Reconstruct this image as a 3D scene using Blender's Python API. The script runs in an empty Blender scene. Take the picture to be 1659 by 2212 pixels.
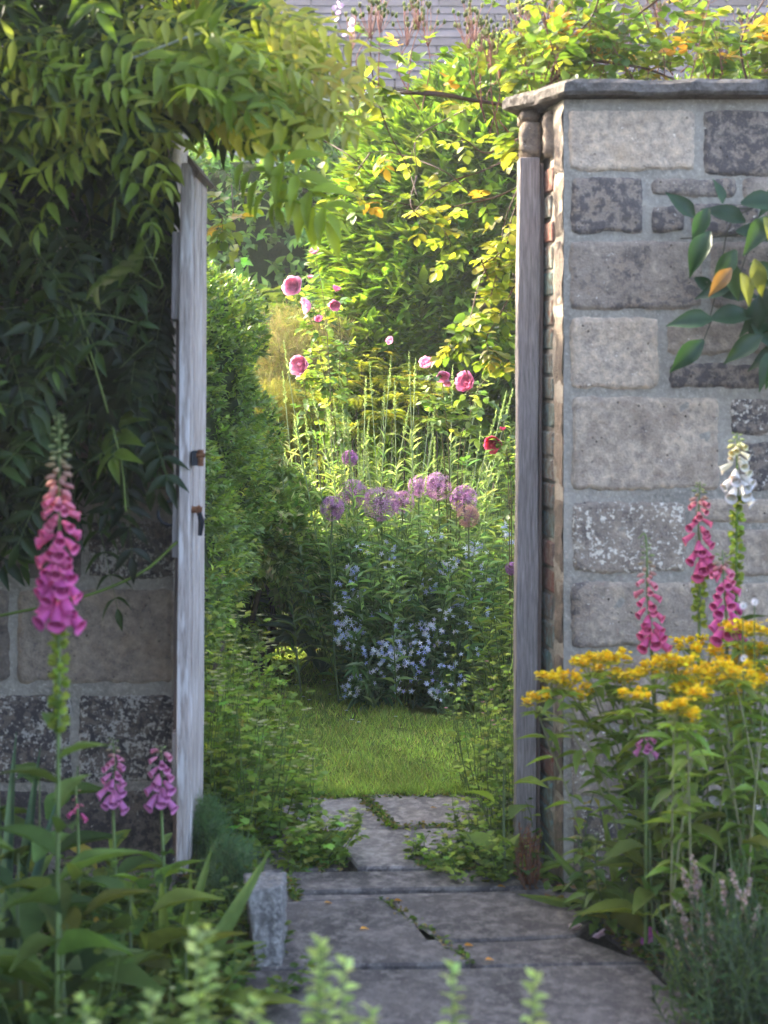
import bpy, math, numpy as np
from mathutils import Vector, Matrix
R = math.radians
rng = np.random.default_rng(7)
S = bpy.context.scene
# ------------------------------------------------------------ camera, sky, sun, exposure
CAM_H = 1.46
FPX = 3888.0            # focal length in pixels of a 1659 px wide picture
cam_d = bpy.data.cameras.new("camera"); cam = bpy.data.objects.new("camera", cam_d)
S.collection.objects.link(cam); S.camera = cam
cam.location = (0, 0, CAM_H); cam.rotation_euler = (R(90), 0, 0)
cam_d.sensor_fit = 'VERTICAL'; cam_d.sensor_height = 36; cam_d.lens = FPX/2212*36
cam_d.shift_y = -(1106-778)/2212
cam_d.clip_start = 0.1; cam_d.clip_end = 600
cam_d.dof.use_dof = True; cam_d.dof.focus_distance = 7.7
cam_d.dof.aperture_fstop = (cam_d.lens/1000)/0.0145
SUN_EL, SUN_AZ = 33.0, -60.0      # from behind the house, to the left
W = bpy.data.worlds.new("World"); S.world = W; W.use_nodes = True
nt = W.node_tree; sky = nt.nodes.new('ShaderNodeTexSky'); sky.sky_type = 'NISHITA'
sky.sun_disc = False; sky.sun_elevation = R(SUN_EL); sky.sun_rotation = R(SUN_AZ); sky.air_density = 0.6; sky.dust_density = 4.0; sky.ozone_density = 0.2
bg = nt.nodes['Background']; bg.inputs['Strength'].default_value = 0.15
nt.links.new(sky.outputs[0], bg.inputs['Color'])
sd = bpy.data.lights.new("sun", 'SUN'); sd.energy = 2.0; sd.angle = R(0.6); sd.color = (1.0, 0.89, 0.70)
sun = bpy.data.objects.new("sun", sd); S.collection.objects.link(sun)
sdir = Vector((math.sin(R(SUN_AZ))*math.cos(R(SUN_EL)), math.cos(R(SUN_AZ))*math.cos(R(SUN_EL)), math.sin(R(SUN_EL))))
sun.rotation_euler = sdir.to_track_quat('Z', 'Y').to_euler()
S.view_settings.view_transform = 'Standard'; S.view_settings.look = 'None'
S.view_settings.exposure = 3.15; S.view_settings.gamma = 1
S.cycles.max_bounces = 9; S.cycles.diffuse_bounces = 5; S.cycles.transmission_bounces = 4
S.cycles.transparent_max_bounces = 4; S.cycles.use_denoising = True

def at(x, y, Y):
    """point seen at (x, y) of a 1659x2212 view, Y metres in front of the camera"""
    return np.array([(x-829.5)*Y/FPX, Y, CAM_H-(y-778)*Y/FPX])
def nrm(v):
    v = np.asarray(v, float); return v/np.maximum(np.linalg.norm(v, axis=-1, keepdims=True), 1e-9)
# ------------------------------------------------------------ materials
def newmat(name):
    m = bpy.data.materials.new(name); m.use_nodes = True
    n = m.node_tree.nodes; l = m.node_tree.links; n.clear()
    o = n.new('ShaderNodeOutputMaterial'); return m, n, l, o
def N(n, t, **k):
    q = n.new(t)
    for a, b in k.items():
        if a in q.inputs.keys() if isinstance(a, str) else False: q.inputs[a].default_value = b
        else: setattr(q, a, b)
    return q
def noise(n, l, vec, scale, detail=4, rough=.55, dist=0):
    q = n.new('ShaderNodeTexNoise'); q.inputs['Scale'].default_value = scale; q.inputs['Detail'].default_value = detail
    q.inputs['Roughness'].default_value = rough; q.inputs['Distortion'].default_value = dist
    if vec is not None: l.new(vec, q.inputs['Vector'])
    return q.outputs[0]
def ramp(n, l, f, stops):
    q = n.new('ShaderNodeValToRGB'); e = q.color_ramp.elements
    while len(e) < len(stops): e.new(.5)
    for i, (p, c) in enumerate(stops):
        e[i].position = p; e[i].color = (*c, 1) if not isinstance(c, (int, float)) else (c, c, c, 1)
    l.new(f, q.inputs[0]); return q.outputs[0]
def mix(n, l, f, a, b, mode='MIX'):
    q = n.new('ShaderNodeMix'); q.data_type = 'RGBA'; q.blend_type = mode
    for s, v in ((0, f), (6, a), (7, b)):
        if isinstance(v, (int, float)): q.inputs[s].default_value = v if s == 0 else (v, v, v, 1)
        elif isinstance(v, tuple): q.inputs[s].default_value = (*v, 1)
        else: l.new(v, q.inputs[s])
    return q.outputs[2]
def math_(n, l, op, a, b=0.0):
    q = n.new('ShaderNodeMath'); q.operation = op
    for i, v in enumerate((a, b)):
        if isinstance(v, (int, float)): q.inputs[i].default_value = v
        else: l.new(v, q.inputs[i])
    return q.outputs[0]
def leaf_mat(name, trans=.4, rough=.5, tint=(1.35, 1.4, .7), spec=.4, mottle=14, gain=(1, 1, 1)):
    m, n, l, o = newmat(name)
    a = n.new('ShaderNodeAttribute'); a.attribute_name = 'col'
    tc = n.new('ShaderNodeTexCoord')
    f = ramp(n, l, noise(n, l, tc.outputs['Object'], mottle, 3), [(.3, .72), (.7, 1.22)])
    c = mix(n, l, 1.0, a.outputs['Color'], f, 'MULTIPLY')
    if gain != (1, 1, 1): c = mix(n, l, 1.0, c, gain, 'MULTIPLY')
    p = n.new('ShaderNodeBsdfPrincipled'); l.new(c, p.inputs['Base Color'])
    p.inputs['Roughness'].default_value = rough; p.inputs['Specular IOR Level'].default_value = spec
    t = n.new('ShaderNodeBsdfTranslucent'); l.new(mix(n, l, 1.0, c, tint, 'MULTIPLY'), t.inputs['Color'])
    x = n.new('ShaderNodeMixShader'); x.inputs[0].default_value = trans
    l.new(p.outputs[0], x.inputs[1]); l.new(t.outputs[0], x.inputs[2]); l.new(x.outputs[0], o.inputs[0])
    return m
M = {}
M['leaf'] = leaf_mat('leaf', .42, .5, gain=(1.75, 1.55, 1.6))
M['gloss'] = leaf_mat('glossy_leaf', .34, .36, spec=.45, gain=(1.75, 1.55, 1.6))
M['matte'] = leaf_mat('soft_leaf', .42, .75, spec=.15, gain=(1.55, 1.4, 1.4))
M['climber'] = leaf_mat('climber_leaf', .42, .5, gain=(1.1, 1., 1.))
M['petal'] = leaf_mat('petal', .35, .6, tint=(1.15, 1.0, 1.1), spec=.2, mottle=40)
M['stem'] = leaf_mat('stem', .05, .6, tint=(1, 1, 1), spec=.3)
def bump(n, l, p, h, strength=.5, dist=.01):
    b = n.new('ShaderNodeBump'); b.inputs['Strength'].default_value = strength; b.inputs['Distance'].default_value = dist
    l.new(h, b.inputs['Height']); l.new(b.outputs[0], p.inputs['Normal'])
def stone_mat():
    # attribute col: r tone, g lichen, b black weathering
    m, n, l, o = newmat('sandstone_block'); tc = n.new('ShaderNodeTexCoord').outputs['Object']
    a = n.new('ShaderNodeAttribute'); a.attribute_name = 'col'; sp = n.new('ShaderNodeSeparateColor'); l.new(a.outputs['Color'], sp.inputs[0])
    big = noise(n, l, tc, 7.5, 7, .72); mid = noise(n, l, tc, 42, 6, .65); fine = noise(n, l, tc, 190, 4, .6)
    base = ramp(n, l, mid, [(.32, (.13, .12, .125)), (.5, (.25, .23, .215)), (.68, (.40, .36, .31))])
    base = mix(n, l, ramp(n, l, fine, [(.3, .0), (.7, .35)]), base, (.50, .46, .38))
    base = mix(n, l, ramp(n, l, big, [(.5, 0.), (.72, .35)]), base, (.36, .27, .17))
    st = math_(n, l, 'ADD', math_(n, l, 'MULTIPLY', big, 1.0), math_(n, l, 'SUBTRACT', sp.outputs[2], .55))
    st2 = math_(n, l, 'MULTIPLY', ramp(n, l, st, [(.36, 0.), (.56, 1.)]), ramp(n, l, mid, [(.42, .12), (.54, 1.)]))
    base = mix(n, l, math_(n, l, 'MULTIPLY', st2, .9), base, (.065, .066, .08))
    # pits
    v = n.new('ShaderNodeTexVoronoi'); v.inputs['Scale'].default_value = 42; v.inputs['Randomness'].default_value = 1; l.new(tc, v.inputs['Vector'])
    pit = ramp(n, l, v.outputs['Distance'], [(.10, 1.), (.17, 0.)])
    pit = math_(n, l, 'MULTIPLY', pit, ramp(n, l, noise(n, l, tc, 17, 2), [(.52, 0.), (.6, 1.)]))
    base = mix(n, l, math_(n, l, 'MULTIPLY', pit, .8), base, (.05, .045, .04))
    # lichen
    li = math_(n, l, 'ADD', noise(n, l, tc, 75, 5, .7), math_(n, l, 'MULTIPLY', sp.outputs[1], .13))
    li = math_(n, l, 'ADD', li, math_(n, l, 'MULTIPLY', math_(n, l, 'SUBTRACT', noise(n, l, tc, 16, 3, .6), .55), .42))
    li = ramp(n, l, li, [(.66, 0.), (.72, 1.)])
    base = mix(n, l, li, base, (.62, .64, .62))
    base = mix(n, l, 1.0, base, (1.17, 1.05, .92), 'MULTIPLY')
    base = mix(n, l, 1.0, base, mix(n, l, sp.outputs[0], (.5, .5, .52), (1.95, 1.86, 1.76)), 'MULTIPLY')
    p = n.new('ShaderNodeBsdfPrincipled'); l.new(base, p.inputs['Base Color']); p.inputs['Roughness'].default_value = .9; p.inputs['Specular IOR Level'].default_value = .2
    h = math_(n, l, 'ADD', math_(n, l, 'MULTIPLY', mid, .7), math_(n, l, 'MULTIPLY', fine, .3))
    h = math_(n, l, 'SUBTRACT', h, math_(n, l, 'MULTIPLY', pit, .5))
    bump(n, l, p, h, .9, .012); l.new(p.outputs[0], o.inputs[0]); return m
M['stone'] = stone_mat()
def rock(name, c1, c2, c3, s1=6, s2=40, rough=.9, bs=.6, stretch=(1, 1, 1), spec=.25, streak=0.):
    m, n, l, o = newmat(name); tc = n.new('ShaderNodeTexCoord').outputs['Object']
    mp = n.new('ShaderNodeMapping'); mp.inputs['Scale'].default_value = stretch; l.new(tc, mp.inputs[0])
    a = noise(n, l, mp.outputs[0], s1, 6, .62, .4); b = noise(n, l, mp.outputs[0], s2, 6, .65)
    c = mix(n, l, ramp(n, l, a, [(.35, 0.), (.65, 1.)]), c1, c2)
    c = mix(n, l, ramp(n, l, b, [(.45, 0.), (.68, 1.)]), c, c3)
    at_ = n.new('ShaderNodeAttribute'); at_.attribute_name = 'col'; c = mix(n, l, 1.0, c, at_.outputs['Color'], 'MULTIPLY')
    sp_ = ramp(n, l, noise(n, l, tc, 160, 3, .6), [(.62, 0.), (.70, 1.)]); c = mix(n, l, math_(n, l, 'MULTIPLY', sp_, .35), c, tuple(min(1, q*2.2) for q in c3))
    p = n.new('ShaderNodeBsdfPrincipled'); l.new(c, p.inputs['Base Color']); p.inputs['Roughness'].default_value = rough; p.inputs['Specular IOR Level'].default_value = spec
    bump(n, l, p, math_(n, l, 'ADD', a, b), bs, .008); l.new(p.outputs[0], o.inputs[0]); return m
M['mortar'] = rock('lime_mortar', (.25, .225, .185), (.38, .335, .275), (.47, .41, .33), 5, 60)
M['brick'] = rock('brick', (.26, .10, .07), (.19, .14, .11), (.30, .27, .24), 8, 50)
M['flag'] = rock('paving_stone', (.075, .062, .056), (.185, .155, .135), (.31, .265, .225), 5.5, 30, .75, .7, (1, .7, 1), .3)
M['slate'] = rock('roof_slate', (.045, .045, .062), (.075, .074, .094), (.055, .05, .056), 2.5, 18, .75, .3, (1, 1, 1), .12)
M['coping'] = rock('coping_stone', (.065, .058, .052), (.13, .115, .10), (.21, .19, .17), 6, 50, .9, 1.0)
M['soil'] = rock('soil', (.03, .024, .018), (.06, .048, .035), (.09, .07, .05), 6, 70, .95, 1.0)
M['turf'] = rock('turf', (.09, .12, .02), (.13, .16, .03), (.15, .17, .04), 3, 60, .95, .8)
M['block'] = rock('granite_block', (.12, .11, .105), (.28, .26, .24), (.44, .41, .37), 18, 60, .9, 1.0)
M['shade_core'] = rock('twig_shade_core', (.015, .025, .008), (.028, .045, .012), (.04, .055, .018), 10, 60, .95, 1.0)
M['render'] = rock('house_wall', (.35, .33, .29), (.4, .38, .34), (.42, .4, .36), 2, 30)
M['rust'] = rock('rusty_iron', (.20, .07, .03), (.12, .05, .03), (.3, .14, .06), 60, 200, .8, .8)
def plain(name, c, rough=.5, metal=0., spec=.4):
    m, n, l, o = newmat(name); tc = n.new('ShaderNodeTexCoord').outputs['Object']
    f = ramp(n, l, noise(n, l, tc, 60, 5), [(.3, .7), (.7, 1.2)])
    p = n.new('ShaderNodeBsdfPrincipled'); l.new(mix(n, l, 1.0, c, f, 'MULTIPLY'), p.inputs['Base Color'])
    p.inputs['Roughness'].default_value = rough; p.inputs['Metallic'].default_value = metal; p.inputs['Specular IOR Level'].default_value = spec
    l.new(p.outputs[0], o.inputs[0]); return m
M['iron'] = plain('black_iron', (.035, .04, .05), .45, .6)
M['white'] = plain('white_plastic', (.75, .76, .74), .4)
M['pipe'] = plain('weathered_pipe', (.42, .46, .40), .6)
def wood_mat(name, lo, mi, hi, paint=0.):
    m, n, l, o = newmat(name); tc = n.new('ShaderNodeTexCoord').outputs['Object']
    mp = n.new('ShaderNodeMapping'); mp.inputs['Scale'].default_value = (1, 1, .045); l.new(tc, mp.inputs[0])
    g = noise(n, l, mp.outputs[0], 170, 5, .6, .6); g2 = noise(n, l, mp.outputs[0], 420, 4, .6, .3); b = noise(n, l, tc, 5, 4)
    mp2 = n.new('ShaderNodeMapping'); mp2.inputs['Scale'].default_value = (1, 1, .10); l.new(tc, mp2.inputs[0])
    pn = noise(n, l, mp2.outputs[0], 60, 5, .6)
    c = ramp(n, l, g, [(.3, lo), (.5, mi), (.72, hi)])
    c = mix(n, l, ramp(n, l, g2, [(.35, .55), (.6, 0.)]), c, tuple(q*.45 for q in lo))
    c = mix(n, l, ramp(n, l, b, [(.4, 0.), (.75, .35)]), c, (.16, .15, .13))
    if paint: c = mix(n, l, math_(n, l, 'MULTIPLY', ramp(n, l, pn, [(.50, 0.), (.60, 1.)]), paint), c, (.74, .69, .66))
    # knots
    v = n.new('ShaderNodeTexVoronoi'); v.inputs['Scale'].default_value = 5.5
    mp3 = n.new('ShaderNodeMapping'); mp3.inputs['Scale'].default_value = (1.6, 1.6, .8); l.new(tc, mp3.inputs[0]); l.new(mp3.outputs[0], v.inputs['Vector'])
    c = mix(n, l, ramp(n, l, v.outputs['Distance'], [(.035, .85), (.07, 0.)]), c, (.05, .03, .025))
    p = n.new('ShaderNodeBsdfPrincipled'); l.new(c, p.inputs['Base Color']); p.inputs['Roughness'].default_value = .8; p.inputs['Specular IOR Level'].default_value = .2
    bump(n, l, p, math_(n, l, 'ADD', g, g2), .6, .004); l.new(p.outputs[0], o.inputs[0]); return m
M['wood'] = wood_mat('grey_weathered_wood', (.26, .22, .205), (.40, .35, .33), (.52, .46, .43))
M['paintwood'] = wood_mat('bleached_wood', (.38, .30, .26), (.58, .49, .44), (.70, .62, .56), .8)
M['brownwood'] = wood_mat('brown_wood', (.13, .09, .07), (.2, .145, .12), (.26, .2, .17))
# ------------------------------------------------------------ mesh building
class MB:
    def __init__(s): s.v = []; s.q = []; s.t = []; s.c = []; s.n = 0
    def add(s, V, Q=None, T=None, col=(1, 1, 1)):
        V = np.asarray(V, float).reshape(-1, 3); k = len(V)
        col = np.asarray(col, float)
        if col.ndim == 1: col = np.tile(col, (k, 1))
        s.v.append(V); s.c.append(col[:, :3])
        if Q is not None and len(Q): s.q.append(np.asarray(Q, int).reshape(-1, 4)+s.n)
        if T is not None and len(T): s.t.append(np.asarray(T, int).reshape(-1, 3)+s.n)
        s.n += k; return s
    def inst(s, tpl, pos, d, up, L, Wd, col):
        """instances of a leaf template (x side, y along, z normal)"""
        tv, tq = tpl; n = len(pos)
        if n == 0: return s
        d = nrm(d); side = nrm(np.cross(d, up)+1e-7); nn = np.cross(side, d)
        L = np.broadcast_to(np.asarray(L, float), (n,)); Wd = np.broadcast_to(np.asarray(Wd, float), (n,))
        V = (np.asarray(pos)[:, None, :] + (L[:, None]*tv[None, :, 1])[..., None]*d[:, None, :]
             + (Wd[:, None]*tv[None, :, 0])[..., None]*side[:, None, :] + (L[:, None]*tv[None, :, 2])[..., None]*nn[:, None, :])
        Q = (tq[None]+(np.arange(n)*len(tv))[:, None, None]).reshape(-1, 4)
        col = np.broadcast_to(np.asarray(col, float), (n, 3))
        return s.add(V.reshape(-1, 3), Q, None, np.repeat(col, len(tv), axis=0))
    def tubes(s, P, Rr, col, sides=5):
        P = np.asarray(P, float)
        if P.ndim == 2: P = P[None]
        n, k, _ = P.shape
        Rr = np.broadcast_to(np.asarray(Rr, float), (n, k))
        T = np.gradient(P, axis=1); T = nrm(T)
        ref = np.where(np.abs(T[..., 2:3]) > .9, np.array([1., 0, 0]), np.array([0, 0, 1.]))
        A = nrm(np.cross(T, ref)); B = np.cross(T, A)
        a = np.arange(sides)/sides*2*np.pi
        V = P[:, :, None, :]+Rr[:, :, None, None]*(np.cos(a)[None, None, :, None]*A[:, :, None, :]+np.sin(a)[None, None, :, None]*B[:, :, None, :])
        i = np.arange(k-1)[:, None]; j = np.arange(sides)[None]
        q = np.stack([i*sides+j, i*sides+(j+1) % sides, (i+1)*sides+(j+1) % sides, (i+1)*sides+j], -1).reshape(-1, 4)
        Q = (q[None]+(np.arange(n)*k*sides)[:, None, None]).reshape(-1, 4)
        col = np.broadcast_to(np.asarray(col, float), (n, 3))
        return s.add(V.reshape(-1, 3), Q, None, np.repeat(col, k*sides, axis=0))
    def box(s, a, b, col=(1, 1, 1)):
        x0, y0, z0 = a; x1, y1, z1 = b
        V = [(x0,y0,z0),(x1,y0,z0),(x1,y1,z0),(x0,y1,z0),(x0,y0,z1),(x1,y0,z1),(x1,y1,z1),(x0,y1,z1)]
        return s.add(V, [(0,3,2,1),(4,5,6,7),(0,1,5,4),(1,2,6,5),(2,3,7,6),(3,0,4,7)], None, col)
    def prism(s, pts, z0, z1, col=(1, 1, 1)):
        n = len(pts); V = [(x, y, z0) for x, y in pts]+[(x, y, z1) for x, y in pts]
        c0 = np.mean(pts, axis=0); V += [(c0[0], c0[1], z0), (c0[0], c0[1], z1)]
        Q = [(i, (i+1) % n, n+(i+1) % n, n+i) for i in range(n)]
        T = [((i+1) % n, i, 2*n) for i in range(n)]+[(n+i, n+(i+1) % n, 2*n+1) for i in range(n)]
        return s.add(V, Q, T, col)
    def build(s, name, mat, parent=None, smooth=True):
        me = bpy.data.meshes.new(name)
        V = np.concatenate(s.v).astype(np.float32)
        a_ = parent
        while a_ is not None: V = V-np.array(a_.location, np.float32); a_ = a_.parent
        q = np.concatenate(s.q) if s.q else np.zeros((0, 4), int); t = np.concatenate(s.t) if s.t else np.zeros((0, 3), int)
        me.vertices.add(len(V)); me.vertices.foreach_set('co', V.ravel())
        me.loops.add(len(q)*4+len(t)*3); me.loops.foreach_set('vertex_index', np.concatenate([q.ravel(), t.ravel()]).astype(np.int32))
        me.polygons.add(len(q)+len(t))
        me.polygons.foreach_set('loop_start', np.concatenate([np.arange(len(q))*4, len(q)*4+np.arange(len(t))*3]).astype(np.int32))
        me.polygons.foreach_set('use_smooth', np.full(len(q)+len(t), bool(smooth)))
        me.update(calc_edges=True)
        ca = me.attributes.new('col', 'FLOAT_COLOR', 'POINT')
        C = np.concatenate(s.c); C = np.concatenate([C, np.ones((len(C), 1))], 1).astype(np.float32); ca.data.foreach_set('color', C.ravel())
        me.materials.append(M[mat] if isinstance(mat, str) else mat)
        return link(name, me, parent)
def link(name, me, parent=None):
    o = bpy.data.objects.new(name, me); S.collection.objects.link(o)
    if parent is not None: o.parent = parent
    return o
def tag(o, label, cat, group=None):
    o['label'] = label; o['category'] = cat
    if group: o['group'] = group
    return o
def thing(name, label, cat, loc, group=None):
    o = bpy.data.objects.new(name, None); o.empty_display_size = .05; S.collection.objects.link(o); o.location = tuple(float(q) for q in loc)
    return tag(o, label, cat, group)
def struct(o, kind='structure'): o['kind'] = kind; return o
def soften(o, w=.003, seg=2):
    b = o.modifiers.new('bevel', 'BEVEL'); b.width = w; b.segments = seg; b.limit_method = 'ANGLE'; return o
# ---- templates
def leaf_t(prof, fold=.25, droop=.25, wave=0.):
    n = len(prof)-1; V = []
    for i, w in enumerate(prof):
        y = i/n; z = -droop*y*y
        e = wave*math.sin(i*2.4)
        V += [(-w/2, y, z+fold*w/2*.6+e), (0, y, z), (w/2, y, z+fold*w/2*.6-e)]
    Q = []
    for i in range(n):
        a = 3*i; Q += [(a, a+1, a+4, a+3), (a+1, a+2, a+5, a+4)]
    return np.array(V, float), np.array(Q)
T_LANCE = leaf_t([.06, .6, 1, .8, .4, .02], .4, .22)
T_OVAL = leaf_t([.05, .75, 1, .82, .40, .02], .35, .22)
T_ROUND = leaf_t([.2, .9, 1, .75, .05], .3, .12)
T_SMALL = leaf_t([.1, 1, .05], .35, .15)
T_STRAP = leaf_t([.85, 1, .98, .9, .72, .45, .03], .35, .18)
T_DROOP = leaf_t([.1, .7, 1, .95, .7, .4, .04], .35, .32, .01)
T_BIG = leaf_t([.15, .55, .9, 1, .88, .62, .3, .02], .45, .32, .012)
T_BLADE = leaf_t([1, .7, .05], .1, .25)
T_PETAL = leaf_t([.25, .75, 1, .85, .4], .5, -.35)
T_CUP = leaf_t([.35, .85, 1.05, .95, .55], .9, -.5)
T_STAR = leaf_t([.35, 1, .1], .1, .12)
def pal(n, cols, jit=.18, w=None):
    cols = np.array(cols, float); i = rng.choice(len(cols), n, p=None if w is None else np.array(w)/np.sum(w))
    c = cols[i]*(1+rng.normal(0, jit, (n, 1)))*(1+rng.normal(0, jit*.35, (n, 3)))
    return np.clip(c, .004, .9)
def rdir(n):
    v = rng.normal(size=(n, 3)); return nrm(v)
UP = np.array([0, 0, 1.])
def curve(pts, k=24):
    """Catmull-Rom through control points"""
    p = np.array(pts, float); p = np.vstack([2*p[0]-p[1], p, 2*p[-1]-p[-2]]); out = []
    n = len(p)-3
    for u in np.linspace(0, n-1e-6, k):
        i = int(u); t = u-i; a, b, c, d = p[i:i+4]
        out.append(.5*((2*b)+(-a+c)*t+(2*a-5*b+4*c-d)*t*t+(-a+3*b-3*c+d)*t**3))
    return np.array(out)
def stems(base, top, bow=.0, k=7):
    t = np.linspace(0, 1, k)[None, :, None]; b = np.asarray(base)[:, None]; e = np.asarray(top)[:, None]
    n = len(base); off = rdir(n)*bow*np.array([1, 1, .15]); return b+(e-b)*t+off[:, None]*np.sin(t*np.pi)
def along(P, m, t0, t1, ang=.7, jit=.25, golden=True):
    """m leaf bases on each stem: positions, outward directions, parameter"""
    n, k, _ = P.shape; t = np.linspace(t0, t1, m)[None]+rng.uniform(-.5, .5, (n, m))*(t1-t0)/m
    t = np.clip(t, 0, .999); u = t*(k-1); i = u.astype(int); f = (u-i)[..., None]
    ii = np.arange(n)[:, None]; p = P[ii, i]*(1-f)+P[ii, i+1]*f; tg = nrm(P[ii, i+1]-P[ii, i])
    a = rng.uniform(0, 6.28, (n, 1))+np.arange(m)[None]*2.39996+rng.normal(0, .3, (n, m))
    h = np.stack([np.cos(a), np.sin(a), np.zeros_like(a)], -1)
    d = nrm(h*math.cos(ang)+tg*math.sin(ang)+rng.normal(0, jit, p.shape))
    return p.reshape(-1, 3), d.reshape(-1, 3), t.ravel()
def upj(n, j=.35): return nrm(UP+rng.normal(0, j, (n, 3)))
def grid_solid(mb, nx, nz, f, col):
    i = np.arange(nx-1)[:, None]; j = np.arange(nz-1)[None]
    q = np.stack([i*nz+j, (i+1)*nz+j, (i+1)*nz+j+1, i*nz+j+1], -1).reshape(-1, 4); mb.add(f.reshape(-1, 3), q, None, col)
def vnoise(p, s, seed=0):
    p = np.asarray(p)*s; o = 0
    for k, a in enumerate((1, .5, .28)):
        q = p*(1.9**k)+seed*7.3+k*3.1
        o = o+a*(np.sin(q[..., 0]*1.7+1.3*np.sin(q[..., 1]*1.3+q[..., 2]))*np.cos(q[..., 2]*1.9+np.sin(q[..., 0]*.9+q[..., 1]*1.1)))
    return o
# ============================================================ THE SETTING
g = MB(); g.box((-150, -60, -.3), (150, 300, -.012)); struct(g.build('ground', 'soil'))
lw = MB(); lw.prism([(-1.3, 6.02), (-.3, 5.98), (.45, 6.0), (1.1, 6.05), (1.1, 7.2), (.55, 7.6), (.1, 7.9), (-.25, 8.7), (-.3, 9.4), (-1.3, 9.6)], -.008, .012, (1, 1, 1)); struct(lw.build('lawn', 'turf'))
fl = MB(); fl.prism([(-40, 13.2), (40, 13.2), (60, 120), (-60, 120)], -.01, 0); struct(fl.build('meadow', 'turf'))
# grass blades
n = 95000; gb = MB(); p = np.stack([rng.uniform(-1.2, 1.05, n), 5.97+3.4*rng.random(n)**1.2, np.full(n, .01)], 1)
edge = (p[:, 0] < .15+.9*np.clip((8.7-p[:, 1])/2.6, 0, 1)) & ((p[:, 1] < 7.3) | (p[:, 0] < .1)) | (p[:, 1] < 7.0)
p = p[edge]; n = len(p); p[:, 2] += .004*vnoise(p, 6)
hh = rng.uniform(.014, .036, n)*(1+.35*vnoise(p, 5, 2)).clip(.4, 1.8)
gb.inst(T_BLADE, p, rdir(n)*np.array([.6, .6, .2])+UP*.8, rdir(n), hh, rng.uniform(.0025, .0045, n), pal(n, [(.19, .29, .06), (.25, .35, .07), (.14, .23, .05), (.36, .38, .15)], .28, [4, 4, 2, 1.2])*(1+.22*vnoise(p, 3, 9))[:, None].clip(.6, 1.5))
m2 = 9000; i2 = rng.choice(len(p), m2); cl = p[i2]+rng.normal(0, .01, (m2, 3))*np.array([1, 1, 0]); cl = cl[vnoise(cl, 2.4, 5) > .15]; m2 = len(cl); cl[:, 2] = .022
gb.inst(T_ROUND, cl, rdir(m2)*np.array([1, 1, .2]), upj(m2, .4), .013, .011, pal(m2, [(.18, .30, .08), (.14, .24, .06), (.24, .34, .10)], .2))
tf = p[rng.choice(len(p), 420)]; tf[:140, 1] = 5.95+rng.random(140)*.05; tf = np.repeat(tf, 14, 0); k3 = len(tf); tf = tf+rng.normal(0, .012, (k3, 3))*np.array([1, 1, 0])
gb.inst(T_BLADE, tf, rdir(k3)*np.array([.8, .8, .2])+UP*.9, rdir(k3), rng.uniform(.03, .065, k3), .004, pal(k3, [(.16, .26, .05), (.24, .34, .07)], .2))
struct(tag(gb.build('grass', 'leaf'), 'short mown green lawn grass between the beds', 'grass'), 'stuff')
# paving
def slab(mb, pts, top=.02, thick=.05, tone=1.0, gap=.003):
    """polygon given as display points on the ground; subdivided, with chipped edges"""
    q = []
    for x, y in pts:
        Y = FPX*CAM_H/(y-778); q.append(((x-829.5)*Y/FPX, Y))
    q = np.array(q); c = q.mean(0)
    out = []
    for i in range(len(q)):
        a, b = q[i], q[(i+1) % len(q)]
        for t in np.linspace(0, 1, 9)[:-1]:
            pnt = a+(b-a)*t; pnt = pnt+(c-pnt)/np.linalg.norm(c-pnt)*(gap+abs(rng.normal(0, .0022))); out.append(pnt)
    out = np.array(out); n = len(out); inn = out+(c-out)/np.linalg.norm(c-out, axis=1, keepdims=True)*.006
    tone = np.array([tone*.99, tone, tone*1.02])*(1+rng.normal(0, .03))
    rings = [(out, -.03), (out, top-.006), (inn, top)]
    V = np.concatenate([np.column_stack([r, np.full(n, z)]) for r, z in rings]+[np.array([[c[0], c[1], top]])])
    Q = []; T = []
    for k in (0, 1):
        for i in range(n): Q.append((k*n+i, k*n+(i+1) % n, (k+1)*n+(i+1) % n, (k+1)*n+i))
    for i in range(n): T.append((2*n+i, 2*n+(i+1) % n, 3*n))
    mb.add(V, Q, T, tone)
pv = MB()
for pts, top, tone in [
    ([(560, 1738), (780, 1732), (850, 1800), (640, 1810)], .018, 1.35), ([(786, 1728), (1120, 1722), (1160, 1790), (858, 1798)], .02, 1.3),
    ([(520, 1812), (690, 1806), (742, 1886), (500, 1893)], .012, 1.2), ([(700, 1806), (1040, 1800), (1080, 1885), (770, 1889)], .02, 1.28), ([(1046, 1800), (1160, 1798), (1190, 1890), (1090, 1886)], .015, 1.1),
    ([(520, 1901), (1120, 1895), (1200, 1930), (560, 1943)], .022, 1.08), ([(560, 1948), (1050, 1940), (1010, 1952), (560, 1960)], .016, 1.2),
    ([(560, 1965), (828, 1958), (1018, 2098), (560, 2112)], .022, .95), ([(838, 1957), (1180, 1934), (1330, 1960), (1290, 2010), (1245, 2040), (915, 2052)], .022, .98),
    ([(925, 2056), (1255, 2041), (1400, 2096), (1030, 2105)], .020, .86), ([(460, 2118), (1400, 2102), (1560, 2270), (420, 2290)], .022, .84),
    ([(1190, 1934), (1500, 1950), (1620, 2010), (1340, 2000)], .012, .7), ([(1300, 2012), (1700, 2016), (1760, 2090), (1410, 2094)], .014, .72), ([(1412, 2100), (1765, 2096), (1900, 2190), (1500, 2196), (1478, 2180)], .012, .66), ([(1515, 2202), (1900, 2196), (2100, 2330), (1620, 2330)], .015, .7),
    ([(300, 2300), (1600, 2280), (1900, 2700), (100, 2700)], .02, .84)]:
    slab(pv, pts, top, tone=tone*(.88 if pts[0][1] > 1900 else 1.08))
struct(pv.build('path', 'flag', smooth=False))
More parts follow.
